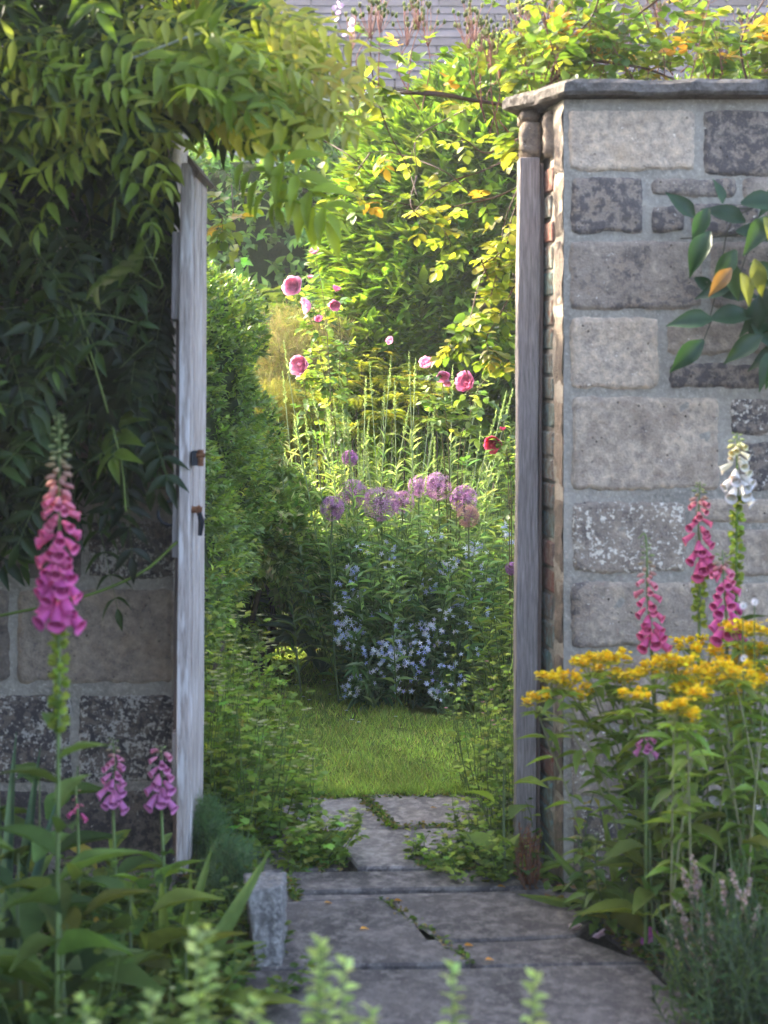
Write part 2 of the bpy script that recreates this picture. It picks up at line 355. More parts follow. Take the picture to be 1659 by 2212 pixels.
# ============================================================ HOUSE
hs = thing('house', 'house behind the garden with a grey slate roof and white gutter', 'house', (1, 21, 0))
EY, EZ, PIT = 20.0, 4.42, R(42)
rf = MB(); gd = .172
for r in range(26):
    s0 = r*gd; x = -8+rng.uniform(0, .4)
    while x < 9:
        w = rng.uniform(.26, .50); L = gd*1.6; th = .022; j = rng.normal(0, .006)
        c, sn = math.cos(PIT), math.sin(PIT); a0 = s0+j; a1 = s0+L
        def pt(xx, s, h): return (xx, EY-.12+s*c-h*sn, EZ+.04+s*sn+h*c)
        lo, hi = .016+.006, .004
        V = [pt(x+.011, a0, lo-th), pt(x+w-.011, a0, lo-th), pt(x+w-.011, a0, lo), pt(x+.011, a0, lo), pt(x+.004, a1, hi), pt(x+w-.004, a1, hi), pt(x+.004, a1, hi-th), pt(x+w-.004, a1, hi-th)]
        t = 1+rng.normal(0, .16); rf.add(V, [(0, 1, 2, 3), (3, 2, 5, 4), (0, 3, 4, 6), (1, 7, 5, 2)], None, (t, t, t*1.02)); x += w
rf.box((-8, EY+26*gd*.743-.1, EZ+26*gd*.669-.02), (9, EY+26*gd*.743+.12, EZ+26*gd*.669+.12), (.9, .8, .75))
rf.add([(-8, EY-.1, EZ+.02), (9, EY-.1, EZ+.02), (9, EY+3.34, EZ+3.0), (-8, EY+3.34, EZ+3.0), (9, EY+7, EZ), (-8, EY+7, EZ)], [(0, 1, 2, 3), (3, 2, 4, 5)], None, (.05, .05, .05))
rf.build('roof', 'slate', hs, smooth=False)
w_ = MB(); w_.box((-7.8, 20.15, -.1), (8.8, 26.8, 4.43)); w_.build('wall', 'render', hs, smooth=False)
gt = MB(); gt.tubes([[(-8, 19.83, 4.36), (9, 19.83, 4.36)]], .065, (1, 1, 1), 10); gt.build('gutter', 'white', hs)
# ============================================================ STONE WALLS
def stone(mb, x0, y0, x1, y1, Y=5.0, tone=.5, lich=.1, dark=.4, proud=.008, rnd=.004):
    """a dressed block: lumpy cushion face with chipped arrises; corners in display px"""
    a = at(x0-3, y1+4, Y); b = at(x1+3.5, y0-3.5, Y); w = b[0]-a[0]; h = b[2]-a[2]
    nx = max(8, int(w/.011)); nz = max(6, int(h/.011))
    u = np.linspace(0, 1, nx); v = np.linspace(0, 1, nz); U, Vv = np.meshgrid(u, v, indexing='ij')
    X = a[0]+U*w; Z = a[2]+Vv*h
    sd_ = rng.uniform(0, 50)
    P = np.stack([X, np.full_like(X, Y), Z], -1)
    ex = np.minimum(U, 1-U)*w; ez = np.minimum(Vv, 1-Vv)*h
    # ragged outline
    ragx = .0014*vnoise(P, 26, sd_)+.0026*vnoise(P, 80, sd_); ragz = .0016*vnoise(P, 24, sd_+3)+.0026*vnoise(P, 76, sd_+4)
    lowchip = np.clip(vnoise(P*np.array([1, 1, .1]), 13, sd_+9)-.1, 0, 1)*.011*np.clip(1-Vv*3, 0, 1)
    cr = .03; cx = np.clip(1-ex/cr, 0, 1); cz = np.clip(1-ez/cr, 0, 1); corner = (cx*cz)**1.2*.007
    X = X+ragx*np.clip(1-ex/.03, 0, 1)-np.sign(U-.5)*corner
    Z = Z+ragz*np.clip(1-ez/.03, 0, 1)-np.sign(Vv-.5)*corner+lowchip
    e = np.minimum(ex, ez); edge = np.clip(e/rnd, 0, 1); dep = proud*np.sqrt(np.clip(1-(1-edge)**2, 0, 1))
    dep = dep+.0022*vnoise(P, 9, sd_)+.0018*vnoise(P, 34, sd_+1)+.001*vnoise(P, 80, sd_+2)+rng.normal(0, .0006, X.shape)
    dep = np.where((U == 0) | (U == 1) | (Vv == 0) | (Vv == 1), -.012, dep)
    grid_solid(mb, nx, nz, np.stack([X, Y-dep, Z], -1), (tone, lich, dark))
def mortar_face(mb, x0, x1, z0, z1, Y, amp=.004, step=.02):
    nx = int((x1-x0)/step)+2; nz = int((z1-z0)/step)+2
    X, Z = np.meshgrid(np.linspace(x0, x1, nx), np.linspace(z0, z1, nz), indexing='ij'); P = np.stack([X, np.full_like(X, Y), Z], -1)
    P[..., 1] += amp*vnoise(P, 9)+amp*.5*vnoise(P, 31, 4); grid_solid(mb, nx, nz, P, (1, 1, 1))
WR = thing('stone_wall', 'tall pale sandstone block wall with thick grey mortar right of the gateway', 'wall', (1.8, 5.15, 0))
ms = MB()
for s_ in [(1226,237,1503,372,.80,.0,.10), (1517,236,1708,381,.45,.15,.85), (1720,236,1950,372,.5,.1,.5),
           (1233,381,1391,508,.55,.1,.78), (1405,383,1592,428,.5,.2,.6), (1602,381,1800,436,.55,.1,.5), (1402,441,1480,507,.45,.3,.7), (1492,438,1640,512,.5,.3,.6), (1652,446,1800,512,.5,.1,.5),
           (1228,519,1518,671,.58,.05,.5), (1532,522,1760,670,.45,.1,.5), (1230,684,1425,841,.78,.05,.35), (1438,690,1700,768,.42,.05,.35), (1444,783,1655,843,.38,.05,.7), (1668,783,1800,843,.4,.1,.5),
           (1234,856,1554,1060,.63,.02,.42), (1577,858,1720,940,.35,.9,.7), (1592,955,1720,1062,.35,.6,.75),
           (1234,1082,1482,1240,.45,1.15,.5), (1500,1076,1690,1130,.5,.2,.3), (1500,1142,1690,1246,.5,.1,.4),
           (1232,1255,1532,1401,.60,.1,.5), (1546,1256,1760,1400,.6,.1,.4), (1232,1415,1500,1565,.62,.2,.4), (1514,1415,1740,1560,.55,.1,.4),
           (1232,1578,1420,1722,.5,.5,.5), (1434,1575,1700,1722,.5,.3,.5), (1236,1736,1500,1912,.45,.7,.6), (1514,1736,1740,1912,.4,.3,.6)]:
    stone(ms, *s_[:4], 5.0, *s_[4:])
yy = 236
for hgt in (140, 135, 155, 160, 210, 160, 150, 155, 150, 180):      # the wall carries on out of the frame
    xx = 1760+rng.integers(0, 60)
    if yy == 236: xx = 1960
    while xx < 2700:
        ww = rng.integers(170, 330); stone(ms, xx, yy+4, xx+ww, yy+hgt-8, 5.0, rng.uniform(.4, .7), rng.uniform(0, .5), rng.uniform(.3, .7)); xx += ww+13
    yy += hgt+8
ms.build('sandstone_blocks', 'stone', WR)
mm = MB(); mortar_face(mm, .4985, 2.75, -.02, 2.185, 5.0)
# splayed jamb of the gateway, mortar over brick
def jamb(mb, p0, p1, z0, z1, amp, col, step=.02):
    a = np.array(p0); b = np.array(p1); nx = max(4, int(np.linalg.norm(b-a)/step)+2); nz = int((z1-z0)/step)+2
    U, Z = np.meshgrid(np.linspace(0, 1, nx), np.linspace(z0, z1, nz), indexing='ij')
    P = np.stack([a[0]+U*(b[0]-a[0]), a[1]+U*(b[1]-a[1]), Z], -1); P[..., 0] -= amp*(vnoise(P, 13)+.6*vnoise(P, 37, 2)); grid_solid(mb, nx, nz, P, col)
jamb(mm, (.475, 5.17), (.4985, 5.0), -.02, 2.185, .003, (1.05, 1.05, 1.05)); jamb(mm, (.4515, 5.36), (.475, 5.17), -.02, 2.185, .003, (.75, .7, .65))
mm.box((.52, 5.02, -.02), (2.75, 5.40, 2.17)); mm.build('mortar', 'mortar', WR)
# end stones: long and short quoins seen edge-on at the corner
qs = MB(); z = .02
for i, (y0, y1) in enumerate([(1736,1912),(1578,1722),(1415,1565),(1255,1401),(1082,1240),(856,1060),(684,841),(519,671),(381,508),(237,372)]):
    z0 = at(0, y1, 5)[2]; z1 = at(0, y0, 5)[2]; nz = 12; nx = 4
    U, Z = np.meshgrid(np.linspace(0, 1, nx), np.linspace(z0, z1, nz), indexing='ij'); V = (Z-z0)/(z1-z0)
    d = np.array([.013, -.09]); P = np.stack([.4835+U*d[0], 5.090+U*d[1], Z], -1)
    e = np.clip(np.minimum(V, 1-V)*(z1-z0)/.012, 0, 1); P[..., 0] -= .004*np.sqrt(e)*np.where((V == 0) | (V == 1), 0, 1)+.003*vnoise(P, 25, i)-.003
    grid_solid(qs, nx, nz, P, (rng.uniform(.0, .2), .05, rng.uniform(.3, .6)))
qs.build('quoin_stones', 'stone', WR)
bk = MB(); z = .03; i = 0
while z < 2.0:
    h = rng.uniform(.058, .072); red = rng.random() < .38; w = rng.uniform(.05, .10)
    a = np.array([.4835, 5.10]) ; b = np.array([.4535, 5.33])
    t0 = rng.uniform(.0, .15) ; t1 = .98
    P0 = a+(b-a)*t0; P1 = a+(b-a)*t1; nrm2 = np.array([-.008, -.001])*rng.uniform(.3, 1.0)
    tcol = (1, .85, .8) if red else (rng.uniform(.75, 1.0), 1.3, 1.35)
    z1 = z+h
    V = [(P0[0], P0[1], z), (P1[0], P1[1], z), (P1[0], P1[1], z1), (P0[0], P0[1], z1)]
    Vo = [(p_[0]+nrm2[0], p_[1]+nrm2[1]*0+(.004 if k_ in (0, 3) else -.004), p_[2]+(.004 if k_ < 2 else -.004)) for k_, p_ in enumerate(V)]
    bk.add(V+Vo, [(4, 5, 6, 7), (0, 1, 5, 4), (1, 2, 6, 5), (2, 3, 7, 6), (3, 0, 4, 7)], None, tcol); z = z1+rng.uniform(.006, .014); i += 1
soften(bk.build('brick_jamb', 'brick', WR, smooth=False), .003)
# coping: riven flags with a skewed end
cp = MB()
def coping(mb, poly, z0, z1):
    n = len(poly); poly = np.array(poly); out = []
    for i in range(n):
        a, b = poly[i], poly[(i+1) % n]; m_ = max(2, int(np.linalg.norm(b-a)/.03))
        for t in np.arange(m_)/m_: out.append(a+(b-a)*t)
    out = np.array(out); n = len(out); c = out.mean(0); P3 = np.column_stack([out, np.zeros(n)])
    r1 = out+np.column_stack([vnoise(P3, 19), vnoise(P3, 23, 5)])*.006; inn = out+(c-out)/np.linalg.norm(c-out, axis=1, keepdims=True)*.012
    zz = .0035*vnoise(P3, 12, 2)
    rings = [np.column_stack([inn, z0+zz]), np.column_stack([r1, z0+.008+zz]), np.column_stack([r1*1.0+np.random.default_rng(3).normal(0, .0015, r1.shape), z1-.012+zz]), np.column_stack([inn, z1+zz])]
    V = np.concatenate(rings+[np.array([[c[0], c[1], z0], [c[0], c[1], z1]])]); Q = []; T = []
    for k in range(3):
        for i in range(n): Q.append((k*n+i, k*n+(i+1) % n, (k+1)*n+(i+1) % n, (k+1)*n+i))
    for i in range(n): T += [((i+1) % n, i, 4*n), (3*n+i, 3*n+(i+1) % n, 4*n+1)]
    mb.add(V, Q, T, (1, 1, 1))
coping(cp, [(.495, 4.94), (1.12, 4.93), (1.12, 5.46), (.42, 5.46), (.346, 5.27)], 2.190, 2.232)
coping(cp, [(1.126, 4.93), (1.9, 4.94), (1.9, 5.46), (1.126, 5.46)], 2.190, 2.230)
coping(cp, [(1.906, 4.93), (2.8, 4.94), (2.8, 5.46), (1.906, 5.46)], 2.190, 2.232)
cp.build('coping', 'coping', WR, smooth=False)
hd = MB()                                                # the stone packed above the post head
for (x0, y0, x1, y1, Y, tn) in [(1127, 262, 1168, 338, 5.2, .6), (1124, 236, 1166, 258, 5.2, .3), (1176, 240, 1212, 335, 5.12, .55)]:
    a = at(x0, y1, Y); b = at(x1, y0, Y); nx, nz = 8, 10
    stone(hd, x0, y0, x1, y1, Y, tn*.6, .2, .5, .004, .004)
    hd.box((a[0]+.004, Y+.008, a[2]+.002), (b[0]-.002, Y+.17, b[2]-.002), (tn, .1, .4))
hd.build('padstone', 'stone', WR)
WL = thing('stone_wall', 'dark shaded stone block wall under the wisteria left of the gateway', 'wall', (-1.8, 5.15, 0))
ml = MB()
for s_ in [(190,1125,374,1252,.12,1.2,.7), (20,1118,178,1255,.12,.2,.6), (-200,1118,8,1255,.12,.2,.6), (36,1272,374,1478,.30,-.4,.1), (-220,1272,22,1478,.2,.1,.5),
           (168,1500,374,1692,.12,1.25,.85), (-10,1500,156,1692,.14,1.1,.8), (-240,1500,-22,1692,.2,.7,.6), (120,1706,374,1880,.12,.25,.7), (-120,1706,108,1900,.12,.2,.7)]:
    stone(ml, *s_[:4], 5.0, *s_[4:])
yy = 238
for hgt in (150, 150, 150, 180, 190):
    xx = -1500
    while xx < 350:
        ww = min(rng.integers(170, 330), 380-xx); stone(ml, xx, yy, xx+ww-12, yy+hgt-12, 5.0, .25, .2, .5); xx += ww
    yy += hgt+3
ml.build('sandstone_blocks', 'stone', WL)
mo = MB(); mortar_face(mo, -3.2, -.588, -.02, 2.185, 5.0); mo.box((-3.2, 5.012, -.02), (-.588, 5.42, 2.17), (.8, .8, .8)); mo.build('mortar', 'mortar', WL)
cl = MB(); coping(cl, [(-3.2, 4.94), (-.58, 4.94), (-.58, 5.46), (-3.2, 5.46)], 2.19, 2.232); cl.build('coping', 'coping', WL, smooth=False)
# ============================================================ TIMBER: post and gate
def beam(mb, x0, x1, y0, y1, z0, z1, wob=.002, k=26, lean=0., grooves=()):
    zs = np.linspace(z0, z1, k); ring = [(x0, y0), (x1, y0), (x1, y1), (x0, y1)]
    rr = np.array(ring); V = []
    for z in zs:
        o = np.array([[wob*math.sin(z*7+j*2.1)+wob*.5*math.sin(z*23+j), wob*math.sin(z*5+j)] for j in range(4)])
        q = rr+o; q[:, 0] += lean*(z-z1); V += [(a, b, z) for a, b in q]
    Q = [(4*i+j, 4*i+(j+1) % 4, 4*i+4+(j+1) % 4, 4*i+4+j) for i in range(k-1) for j in range(4)]+[(3, 2, 1, 0), (4*k-4, 4*k-3, 4*k-2, 4*k-1)]
    mb.add(V, Q, None)
po = thing('gate_post', 'tall grey weathered timber post against the right jamb of the gateway', 'post', (.42, 5.25, 0))
b_ = MB(); beam(b_, .3905, .4515, 5.195, 5.30, .03, 2.046, .0015, lean=.006); soften(b_.build('post', 'wood', po, False), .004)
b_ = MB(); beam(b_, .4525, .462, 5.20, 5.30, .03, 2.03, .001, lean=.006); b_.build('packing_strip', 'brownwood', po, False)
gate = thing('garden_gate', 'weathered bleached timber gate standing open edge-on at the left of the gateway', 'gate', (-.50, 4.8, 0))
YG = 4.62; gx = (415-829.5)*YG/FPX; gl = (390-829.5)*YG/FPX
zt = CAM_H+(778-352)*YG/FPX; zb = .14
b_ = MB(); beam(b_, gl, gx, YG, YG+.055, zb, zt, .0012, lean=.007); soften(b_.build('lock_stile', 'paintwood', gate, False), .003)
b_ = MB()
for k in range(4):
    beam(b_, gl+.012+.0005*k, gx+.004-.0015*(k % 2), YG+.058+k*.081, YG+.058+k*.081+.077, zb+.02, zt-.005-.003*k, .001, lean=.007)
soften(b_.build('board_panel', 'paintwood', gate, False), .004)
for (za, zc) in ((at(0, 690, 4.64)[2], at(0, 500, 4.64)[2]), (.95, 1.10), (.32, .5)):
    b_ = MB(); beam(b_, gl-.024, gl+.001, YG+.02, YG+.38, za, zc, .001, 5, .007); soften(b_.build('ledge', 'wood', gate, False), .003)
b_ = MB(); beam(b_, gl-.018, gl-.001, YG+.06, YG+.36, zb+.03, at(0, 692, 4.7)[2], .001, 20, .007); b_.build('brace_board', 'brownwood', gate, False)
b_ = MB(); b_.add([(gx-.012, YG-.004, zt+.002), (gx+.010, YG-.004, zt-.030), (gx+.010, YG+.40, zt-.030), (gx-.012, YG+.40, zt+.002), (gx-.012, YG-.004, zt+.022), (gx+.020, YG-.004, zt-.022), (gx+.020, YG+.40, zt-.022), (gx-.012, YG+.40, zt+.022)], [(0,3,2,1),(4,5,6,7),(0,1,5,4),(1,2,6,5),(2,3,7,6),(3,0,4,7)]); b_.build('weather_cap', 'brownwood', gate, False)
def ring(mb, c, r, t, ax=0, seg=28, squash=1.0):
    a = np.linspace(0, 2*np.pi, seg+1); z = np.cos(a)*r*squash; h = np.sin(a)*r
    P = np.zeros((seg+1, 3)); P[:, 2] = z
    P[:, 0 if ax == 0 else 1] = h; P[:, 1] += h*.3 if ax == 0 else 0; mb.tubes(np.array(c)+P, t, (1, 1, 1), 8)
hz = at(0, 1112, YG)[2]
b_ = MB(); ring(b_, (gl-.032, YG+.05, hz), .031, .0042, 0); b_.build('ring_handle', 'iron', gate)
b_ = MB(); b_.tubes([[(gl-.022, YG+.05, hz+.012), (gx+.02, YG+.05, hz+.008)]], .009, (1, 1, 1), 10); ring(b_, (gx+.012, YG+.05, hz+.006), .010, .005, 1, 14); b_.build('latch_spindle', 'rust', gate)
b_ = MB(); b_.tubes([[(gx+.014, YG+.04, hz+.004), (gx+.019, YG+.05, hz-.02), (gx+.014, YG+.06, hz-.058)]], [[.006, .009, .006]], (1, 1, 1), 8); b_.build('drop_latch', 'iron', gate)
kz = at(0, 990, YG)[2]
b_ = MB(); b_.box((gx-.002, YG-.004, kz-.019), (gx+.018, YG+.05, kz+.019)); soften(b_.build('bolt_bracket', 'iron', gate, False), .002)
b_ = MB(); b_.tubes([[(gx+.022, YG-.002, kz-.020), (gx+.022, YG-.002, kz+.022)]], .008, (1, 1, 1), 10); b_.tubes([[(gx+.012, YG-.006, kz+.008), (gx+.034, YG-.006, kz+.008)]], .006, (1, 1, 1), 8); b_.build('bolt', 'rust', gate)
# ============================================================ SHRUB MASSES
def ell_points(ells, n, top_bias=0., lump=.06):
    ells = np.array(ells, float); ar = ells[:, 3]*ells[:, 5]+ells[:, 3]*ells[:, 4]; k = rng.choice(len(ells), n*2, p=ar/ar.sum())
    d = rdir(n*2); c = ells[k, :3]; r = ells[k, 3:6]; p = c+d*r; nn = nrm(d/r)
    p = p+nn*(lump*vnoise(p, 4)*1.0)[:, None]
    keep = np.ones(n*2, bool)
    for e in ells: keep &= (((p-e[:3])/(e[3:6]*.93))**2).sum(1) > 1
    keep &= (nn[:, 1] < .45) | (nn[:, 2] > .55); keep &= p[:, 2] > .02
    p, nn = p[keep], nn[keep]; return p[:n], nn[:n]
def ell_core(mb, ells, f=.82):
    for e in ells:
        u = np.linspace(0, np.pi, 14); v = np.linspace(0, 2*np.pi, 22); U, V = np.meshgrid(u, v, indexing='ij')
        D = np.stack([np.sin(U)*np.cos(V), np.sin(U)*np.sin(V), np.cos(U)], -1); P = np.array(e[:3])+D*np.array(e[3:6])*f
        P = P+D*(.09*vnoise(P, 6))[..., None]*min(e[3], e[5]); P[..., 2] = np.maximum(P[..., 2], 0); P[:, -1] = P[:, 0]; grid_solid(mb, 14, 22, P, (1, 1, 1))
def sprigs(mb, p, nn, k, tpl, L, Wf, cols, w=None, spread=.9, upw=.5, stem=.04, jit=.2, shade=None, uj=.4):
    """k leaves in a rosette round each sprig end"""
    n = len(p); ax = nrm(nn+UP*upw+rng.normal(0, .3, (n, 3)))
    pp = np.repeat(p, k, 0); aa = np.repeat(ax, k, 0); m = n*k
    tt = np.tile(np.linspace(0, 1, k), n)
    d = nrm(aa*(.35+tt[:, None]*.7)+rdir(m)*spread*(1.1-.5*tt[:, None])); pos = pp+aa*(tt*stem-stem*.6)[:, None]
    Ls = L*rng.uniform(.65, 1.2, m); c = np.repeat(pal(n, cols, jit, w), k, 0)*(1+rng.normal(0, .12, (m, 1)))
    mb.inst(tpl, pos, d, nrm(aa*.6+upj(m, uj)), Ls, Ls*Wf, np.clip(c, .003, .9))
LG = [(.08, .145, .02), (.055, .105, .018), (.12, .19, .022), (.17, .23, .02)]
def shrub(name, label, cat, ells, n, k, tpl, L, Wf, cols, mat='leaf', w=None, core=.76, group=None, trunk=True, base=None, layers=(1.0, .86), **kw):
    e0 = np.array(ells[0]); b = base if base is not None else (e0[0], e0[1], 0); t = thing(name, label, cat, b, group); mb = MB()
    for j, sc in enumerate(layers):
        E = np.array(ells, float).copy(); E[:, 3:] *= sc; p, nn = ell_points(E, int(n*(1 if j == 0 else .5))); sprigs(mb, p, nn, k, tpl, L, Wf, cols, w, **kw)
    mb.build('foliage', mat, t)
    if core: c = MB(); ell_core(c, ells, core); c.build('twig_shade_core', 'shade_core', t)  # solid dark core added to stop sun passing through; stands for dense twigs
    if trunk:
        s = MB(); nb = 9
        bs = np.array([b]*nb)+rng.normal(0, .05, (nb, 3))*np.array([1, 1, 0]); tp = np.array([np.array(e_[:3])+rng.normal(0, .25, 3)*min(e_[3:6]) for e_ in [ells[rng.integers(len(ells))] for _ in range(nb)]])
        s.tubes(stems(bs, tp, .12), np.linspace(.022, .008, 7), (.09, .07, .05), 6); s.build('branches', 'stem', t)
    return t
# back hedge
shrub('hedge', 'tall dark green clipped beech hedge at the back left of the garden', 'hedge', [(-.9, 12.5, 1.6, 1.0, .7, 1.62), (-2.2, 12.6, 1.6, 1.0, .7, 1.7), (.25, 12.6, 1.5, .9, .7, 1.45), (-3.6, 12.8, 1.6, 1.0, .8, 1.8), (-.3, 12.6, 1.6, .8, .7, 1.5)],
      5200, 6, T_OVAL, .085, .5, [(.16, .28, .07), (.22, .35, .08), (.11, .20, .06)], base=(-.9, 12.6, 0), spread=1.0, upw=-.15, jit=.2, layers=(1.0, .9))
# big glossy shrub
def in_view(o): return o
lau = [(.36, 10.2, 1.95, .62, .7, .98), (.74, 10.3, 2.25, .72, .8, .92), (1.0, 10.4, 1.9, .75, .8, .95), (.05, 10.0, 1.45, .40, .5, .48), (.55, 10.1, 1.5, .55, .6, .52)]
shrub('evergreen_shrub', 'large domed bright green shrub with pointed glossy leaves filling the back of the gateway', 'shrub', lau, 5600, 11, T_LANCE, .135, .33,
      [(.075, .145, .015), (.105, .19, .018), (.145, .23, .02), (.055, .11, .015)], 'gloss', base=(.5, 10.3, 0), upw=.7, spread=.62, stem=.10, w=[4, 4, 2, 2], uj=.3)
shrub('evergreen_shrub', 'bright green leafy shrub showing just above the coping of the right wall', 'shrub', [(2.0, 10.3, 2.0, .8, .7, 1.06), (2.9, 10.4, 2.0, .9, .7, 1.0), (1.35, 10.6, 2.0, .6, .7, 1.04), (3.8, 10.6, 1.9, .9, .7, 1.0)], 2300, 9, T_LANCE, .10, .27,
      [(.075, .145, .015), (.105, .19, .018), (.06, .11, .015)], 'gloss', base=(2.2, 10.4, 0), upw=.7, spread=.62, stem=.10)
# box hedge on the left behind the gate
box_e = [(-.78, 6.6, .95, .22, .55, .80), (-.70, 6.9, 1.35, .20, .5, .45), (-.77, 7.3, .9, .24, .6, .52), (-.82, 7.8, 1.1, .30, .6, .50), (-.80, 7.9, .5, .28, .8, .5), (-.72, 5.95, .85, .16, .3, .62), (-1.2, 7.0, 1.0, .35, .9, .75), (-.98, 5.95, 1.45, .33, .45, 1.12)]  # last ellipsoid: hidden lobe added to keep sun off the right jamb
shrub('box_bush', 'tall dense small-leaved green box bush just behind the open gate', 'bush', box_e, 11000, 7, T_SMALL, .030, .5, [(.105, .185, .042), (.15, .24, .045), (.22, .30, .05), (.07, .13, .035)], 'gloss',
      base=(-.75, 7, 0), spread=.8, upw=.35, stem=.045, w=[4, 3, 1.5, 3], core=.85, lump=.0) if False else shrub('box_bush', 'tall dense small-leaved green box bush just behind the open gate', 'bush', box_e, 11000, 7, T_SMALL, .030, .5, [(.105, .185, .042), (.15, .24, .045), (.22, .30, .05), (.07, .13, .035)], 'gloss',
      base=(-.75, 7, 0), spread=.8, upw=.35, stem=.045, w=[4, 3, 1.5, 3], core=.85)
shrub('variegated_shrub', 'low shrub with creamy pale flower heads leaning over the lawn beside the box bush', 'shrub', [(-.47, 8.0, .66, .25, .30, .27), (-.74, 8.5, .50, .22, .4, .38)], 5200, 7, T_OVAL, .058, .5,
      [(.15, .24, .06), (.40, .44, .26), (.11, .19, .045), (.22, .30, .08)], 'leaf', base=(-.64, 8.2, 0), w=[4, 1.2, 3, 3], core=0)
# feathery plants at mid-distance
def feather(name, label, cat, centre, radii, n, L, cols, wd=.0016, upw=.5, mat='matte', base=None, stemcol=(.08, .10, .03)):
    c = np.array(centre); t = thing(name, label, cat, (c[0], c[1], 0) if base is None else base); mb = MB()
    d = rdir(n); p = c+d*np.array(radii)*rng.random((n, 1))**.5; p[:, 2] = np.maximum(p[:, 2], .03)
    k = 6; pp = np.repeat(p, k, 0); m = n*k; dd = np.repeat(nrm(d*.5+UP*upw+rng.normal(0, .5, (n, 3))), k, 0)
    pos = pp+dd*rng.uniform(-.5, .5, (m, 1))*L; mb.inst(T_BLADE, pos, nrm(dd+rdir(m)*.8), rdir(m), L*rng.uniform(.4, 1.1, m), wd, np.repeat(pal(n, cols, .2), k, 0))
    mb.build('foliage', mat, t); s = MB(); nb = 26
    bs = np.array([[c[0], c[1], 0]]*nb)+rng.normal(0, .06, (nb, 3))*np.array([1, 1, 0]); tp = c+rdir(nb)*np.array(radii)*.8
    s.tubes(stems(bs, tp, .05), np.linspace(.005, .0015, 7), stemcol, 5); s.build('stems', 'stem', t); return t
feather('fennel', 'bronze yellow feathery haze of fennel behind the pale pink roses', 'plant', at(650, 790, 9.6), (.42, .35, .30), 4200, .075, [(.17, .17, .08), (.15, .18, .06), (.19, .17, .10)])
feather('fennel', 'lower olive fennel tuft beside the box bush', 'plant', at(590, 920, 8.9), (.22, .2, .22), 3000, .05, [(.13, .15, .04), (.17, .17, .05)])
# layered ferny foliage plates (tansy like)
def plates(name, label, spots, cols, cat='plant'):
    t = thing(name, label, cat, (spots[0][0], spots[0][1], 0)); mb = MB(); st = MB()
    for (x, y, z, r) in spots:
        n = 46; a = rng.uniform(0, 6.28, n); d = np.stack([np.cos(a), np.sin(a)*.8, rng.uniform(.0, .35, n)], 1); c0 = np.array([x, y, z])
        for i in range(n):
            L = r*rng.uniform(.6, 1.05); P0 = c0+d[i]*L*rng.uniform(.1, .5)+rng.normal(0, .015, 3); k = 22; tt = np.linspace(.1, 1, k)
            pos = P0+d[i]*tt[:, None]*L*.6; pos[:, 2] -= .25*L*tt**2
            side = nrm(np.cross(d[i], UP)); sgn = np.where(np.arange(k) % 2 == 0, 1, -1)[:, None]
            mb.inst(T_SMALL, pos, side*sgn*.8+d[i]*.8+UP*.12, upj(k, .15), .034*(1-.5*tt), .006, np.repeat(pal(1, cols, .2), k, 0))
        st.tubes(stems(np.array([[x, y, 0]]), np.array([[x, y, z]]), .02), .005, (.07, .06, .03), 5)
    mb.build('foliage', 'leaf', t); st.build('stems', 'stem', t); return t
sp_ = []
for (x, y, Y) in [(780, 790, 9.2), (830, 770, 9.4), (730, 830, 9.1), (690, 865, 9.0), (640, 870, 9.0), (850, 830, 9.1), (770, 870, 8.9), (900, 800, 9.3), (700, 910, 8.9), (830, 900, 8.8), (600, 860, 9.1), (880, 860, 8.9), (760, 930, 8.8), (640, 930, 8.9), (720, 770, 9.5), (940, 840, 9.1), (920, 910, 8.9)]:
    q = at(x, y, Y); sp_.append((q[0], q[1], q[2], .17))
plates('tansy_clump', 'layered ferny yellow-green foliage plant in the middle of the border', sp_, [(.12, .16, .02), (.17, .19, .02), (.09, .13, .025)])
sp_ = [tuple(at(x, y, Y))+(.2,) for x, y, Y in [(600, 690, 10.2), (640, 670, 10.4), (570, 670, 10.2), (620, 640, 10.5)]]
plates('juniper', 'soft ferny green bush below the dark back hedge', sp_, [(.07, .12, .02), (.09, .13, .025)], 'bush')
# ============================================================ STEMMED PLANTS
def stem_plant(name, label, cat, centre, n, r, h, m, tpl, L, Wf, cols, mat='leaf', group=None, w=None, t0=.12, t1=.98, ang=.6, bow=.04, lean=(0, 0), sr=.003, scol=(.10, .16, .04), spread=1.0, taper=.5, clumps=None, uj=.4, k=7):
    c = np.array([centre[0], centre[1], 0.]); t = thing(name, label, cat, c, group)
    bs = c+np.stack([rng.normal(0, r*.45, n), rng.normal(0, r*.45, n), np.zeros(n)], 1)
    hh = h*rng.uniform(.72, 1.05, n); out = nrm(bs-c+1e-6)
    tp = bs+out*(r*spread*rng.uniform(.2, 1, n))[:, None]+np.array([lean[0], lean[1], 0]); tp[:, 2] = hh
    P = stems(bs, tp, bow, k); s = MB(); s.tubes(P, np.linspace(sr, sr*.4, k), scol, 5); s.build('stems', 'stem', t)
    p, d, tt = along(P, m, t0, t1, ang); q = len(p); Ls = L*(1-taper*tt)*rng.uniform(.7, 1.15, q); mb = MB()
    mb.inst(tpl, p, d, upj(q, uj), Ls, Ls*Wf, pal(q, cols, .2, w)); mb.build('leaves', mat, t)
    return t, P
GR = [(.13, .21, .05), (.17, .25, .05), (.10, .17, .045), (.22, .30, .06)]
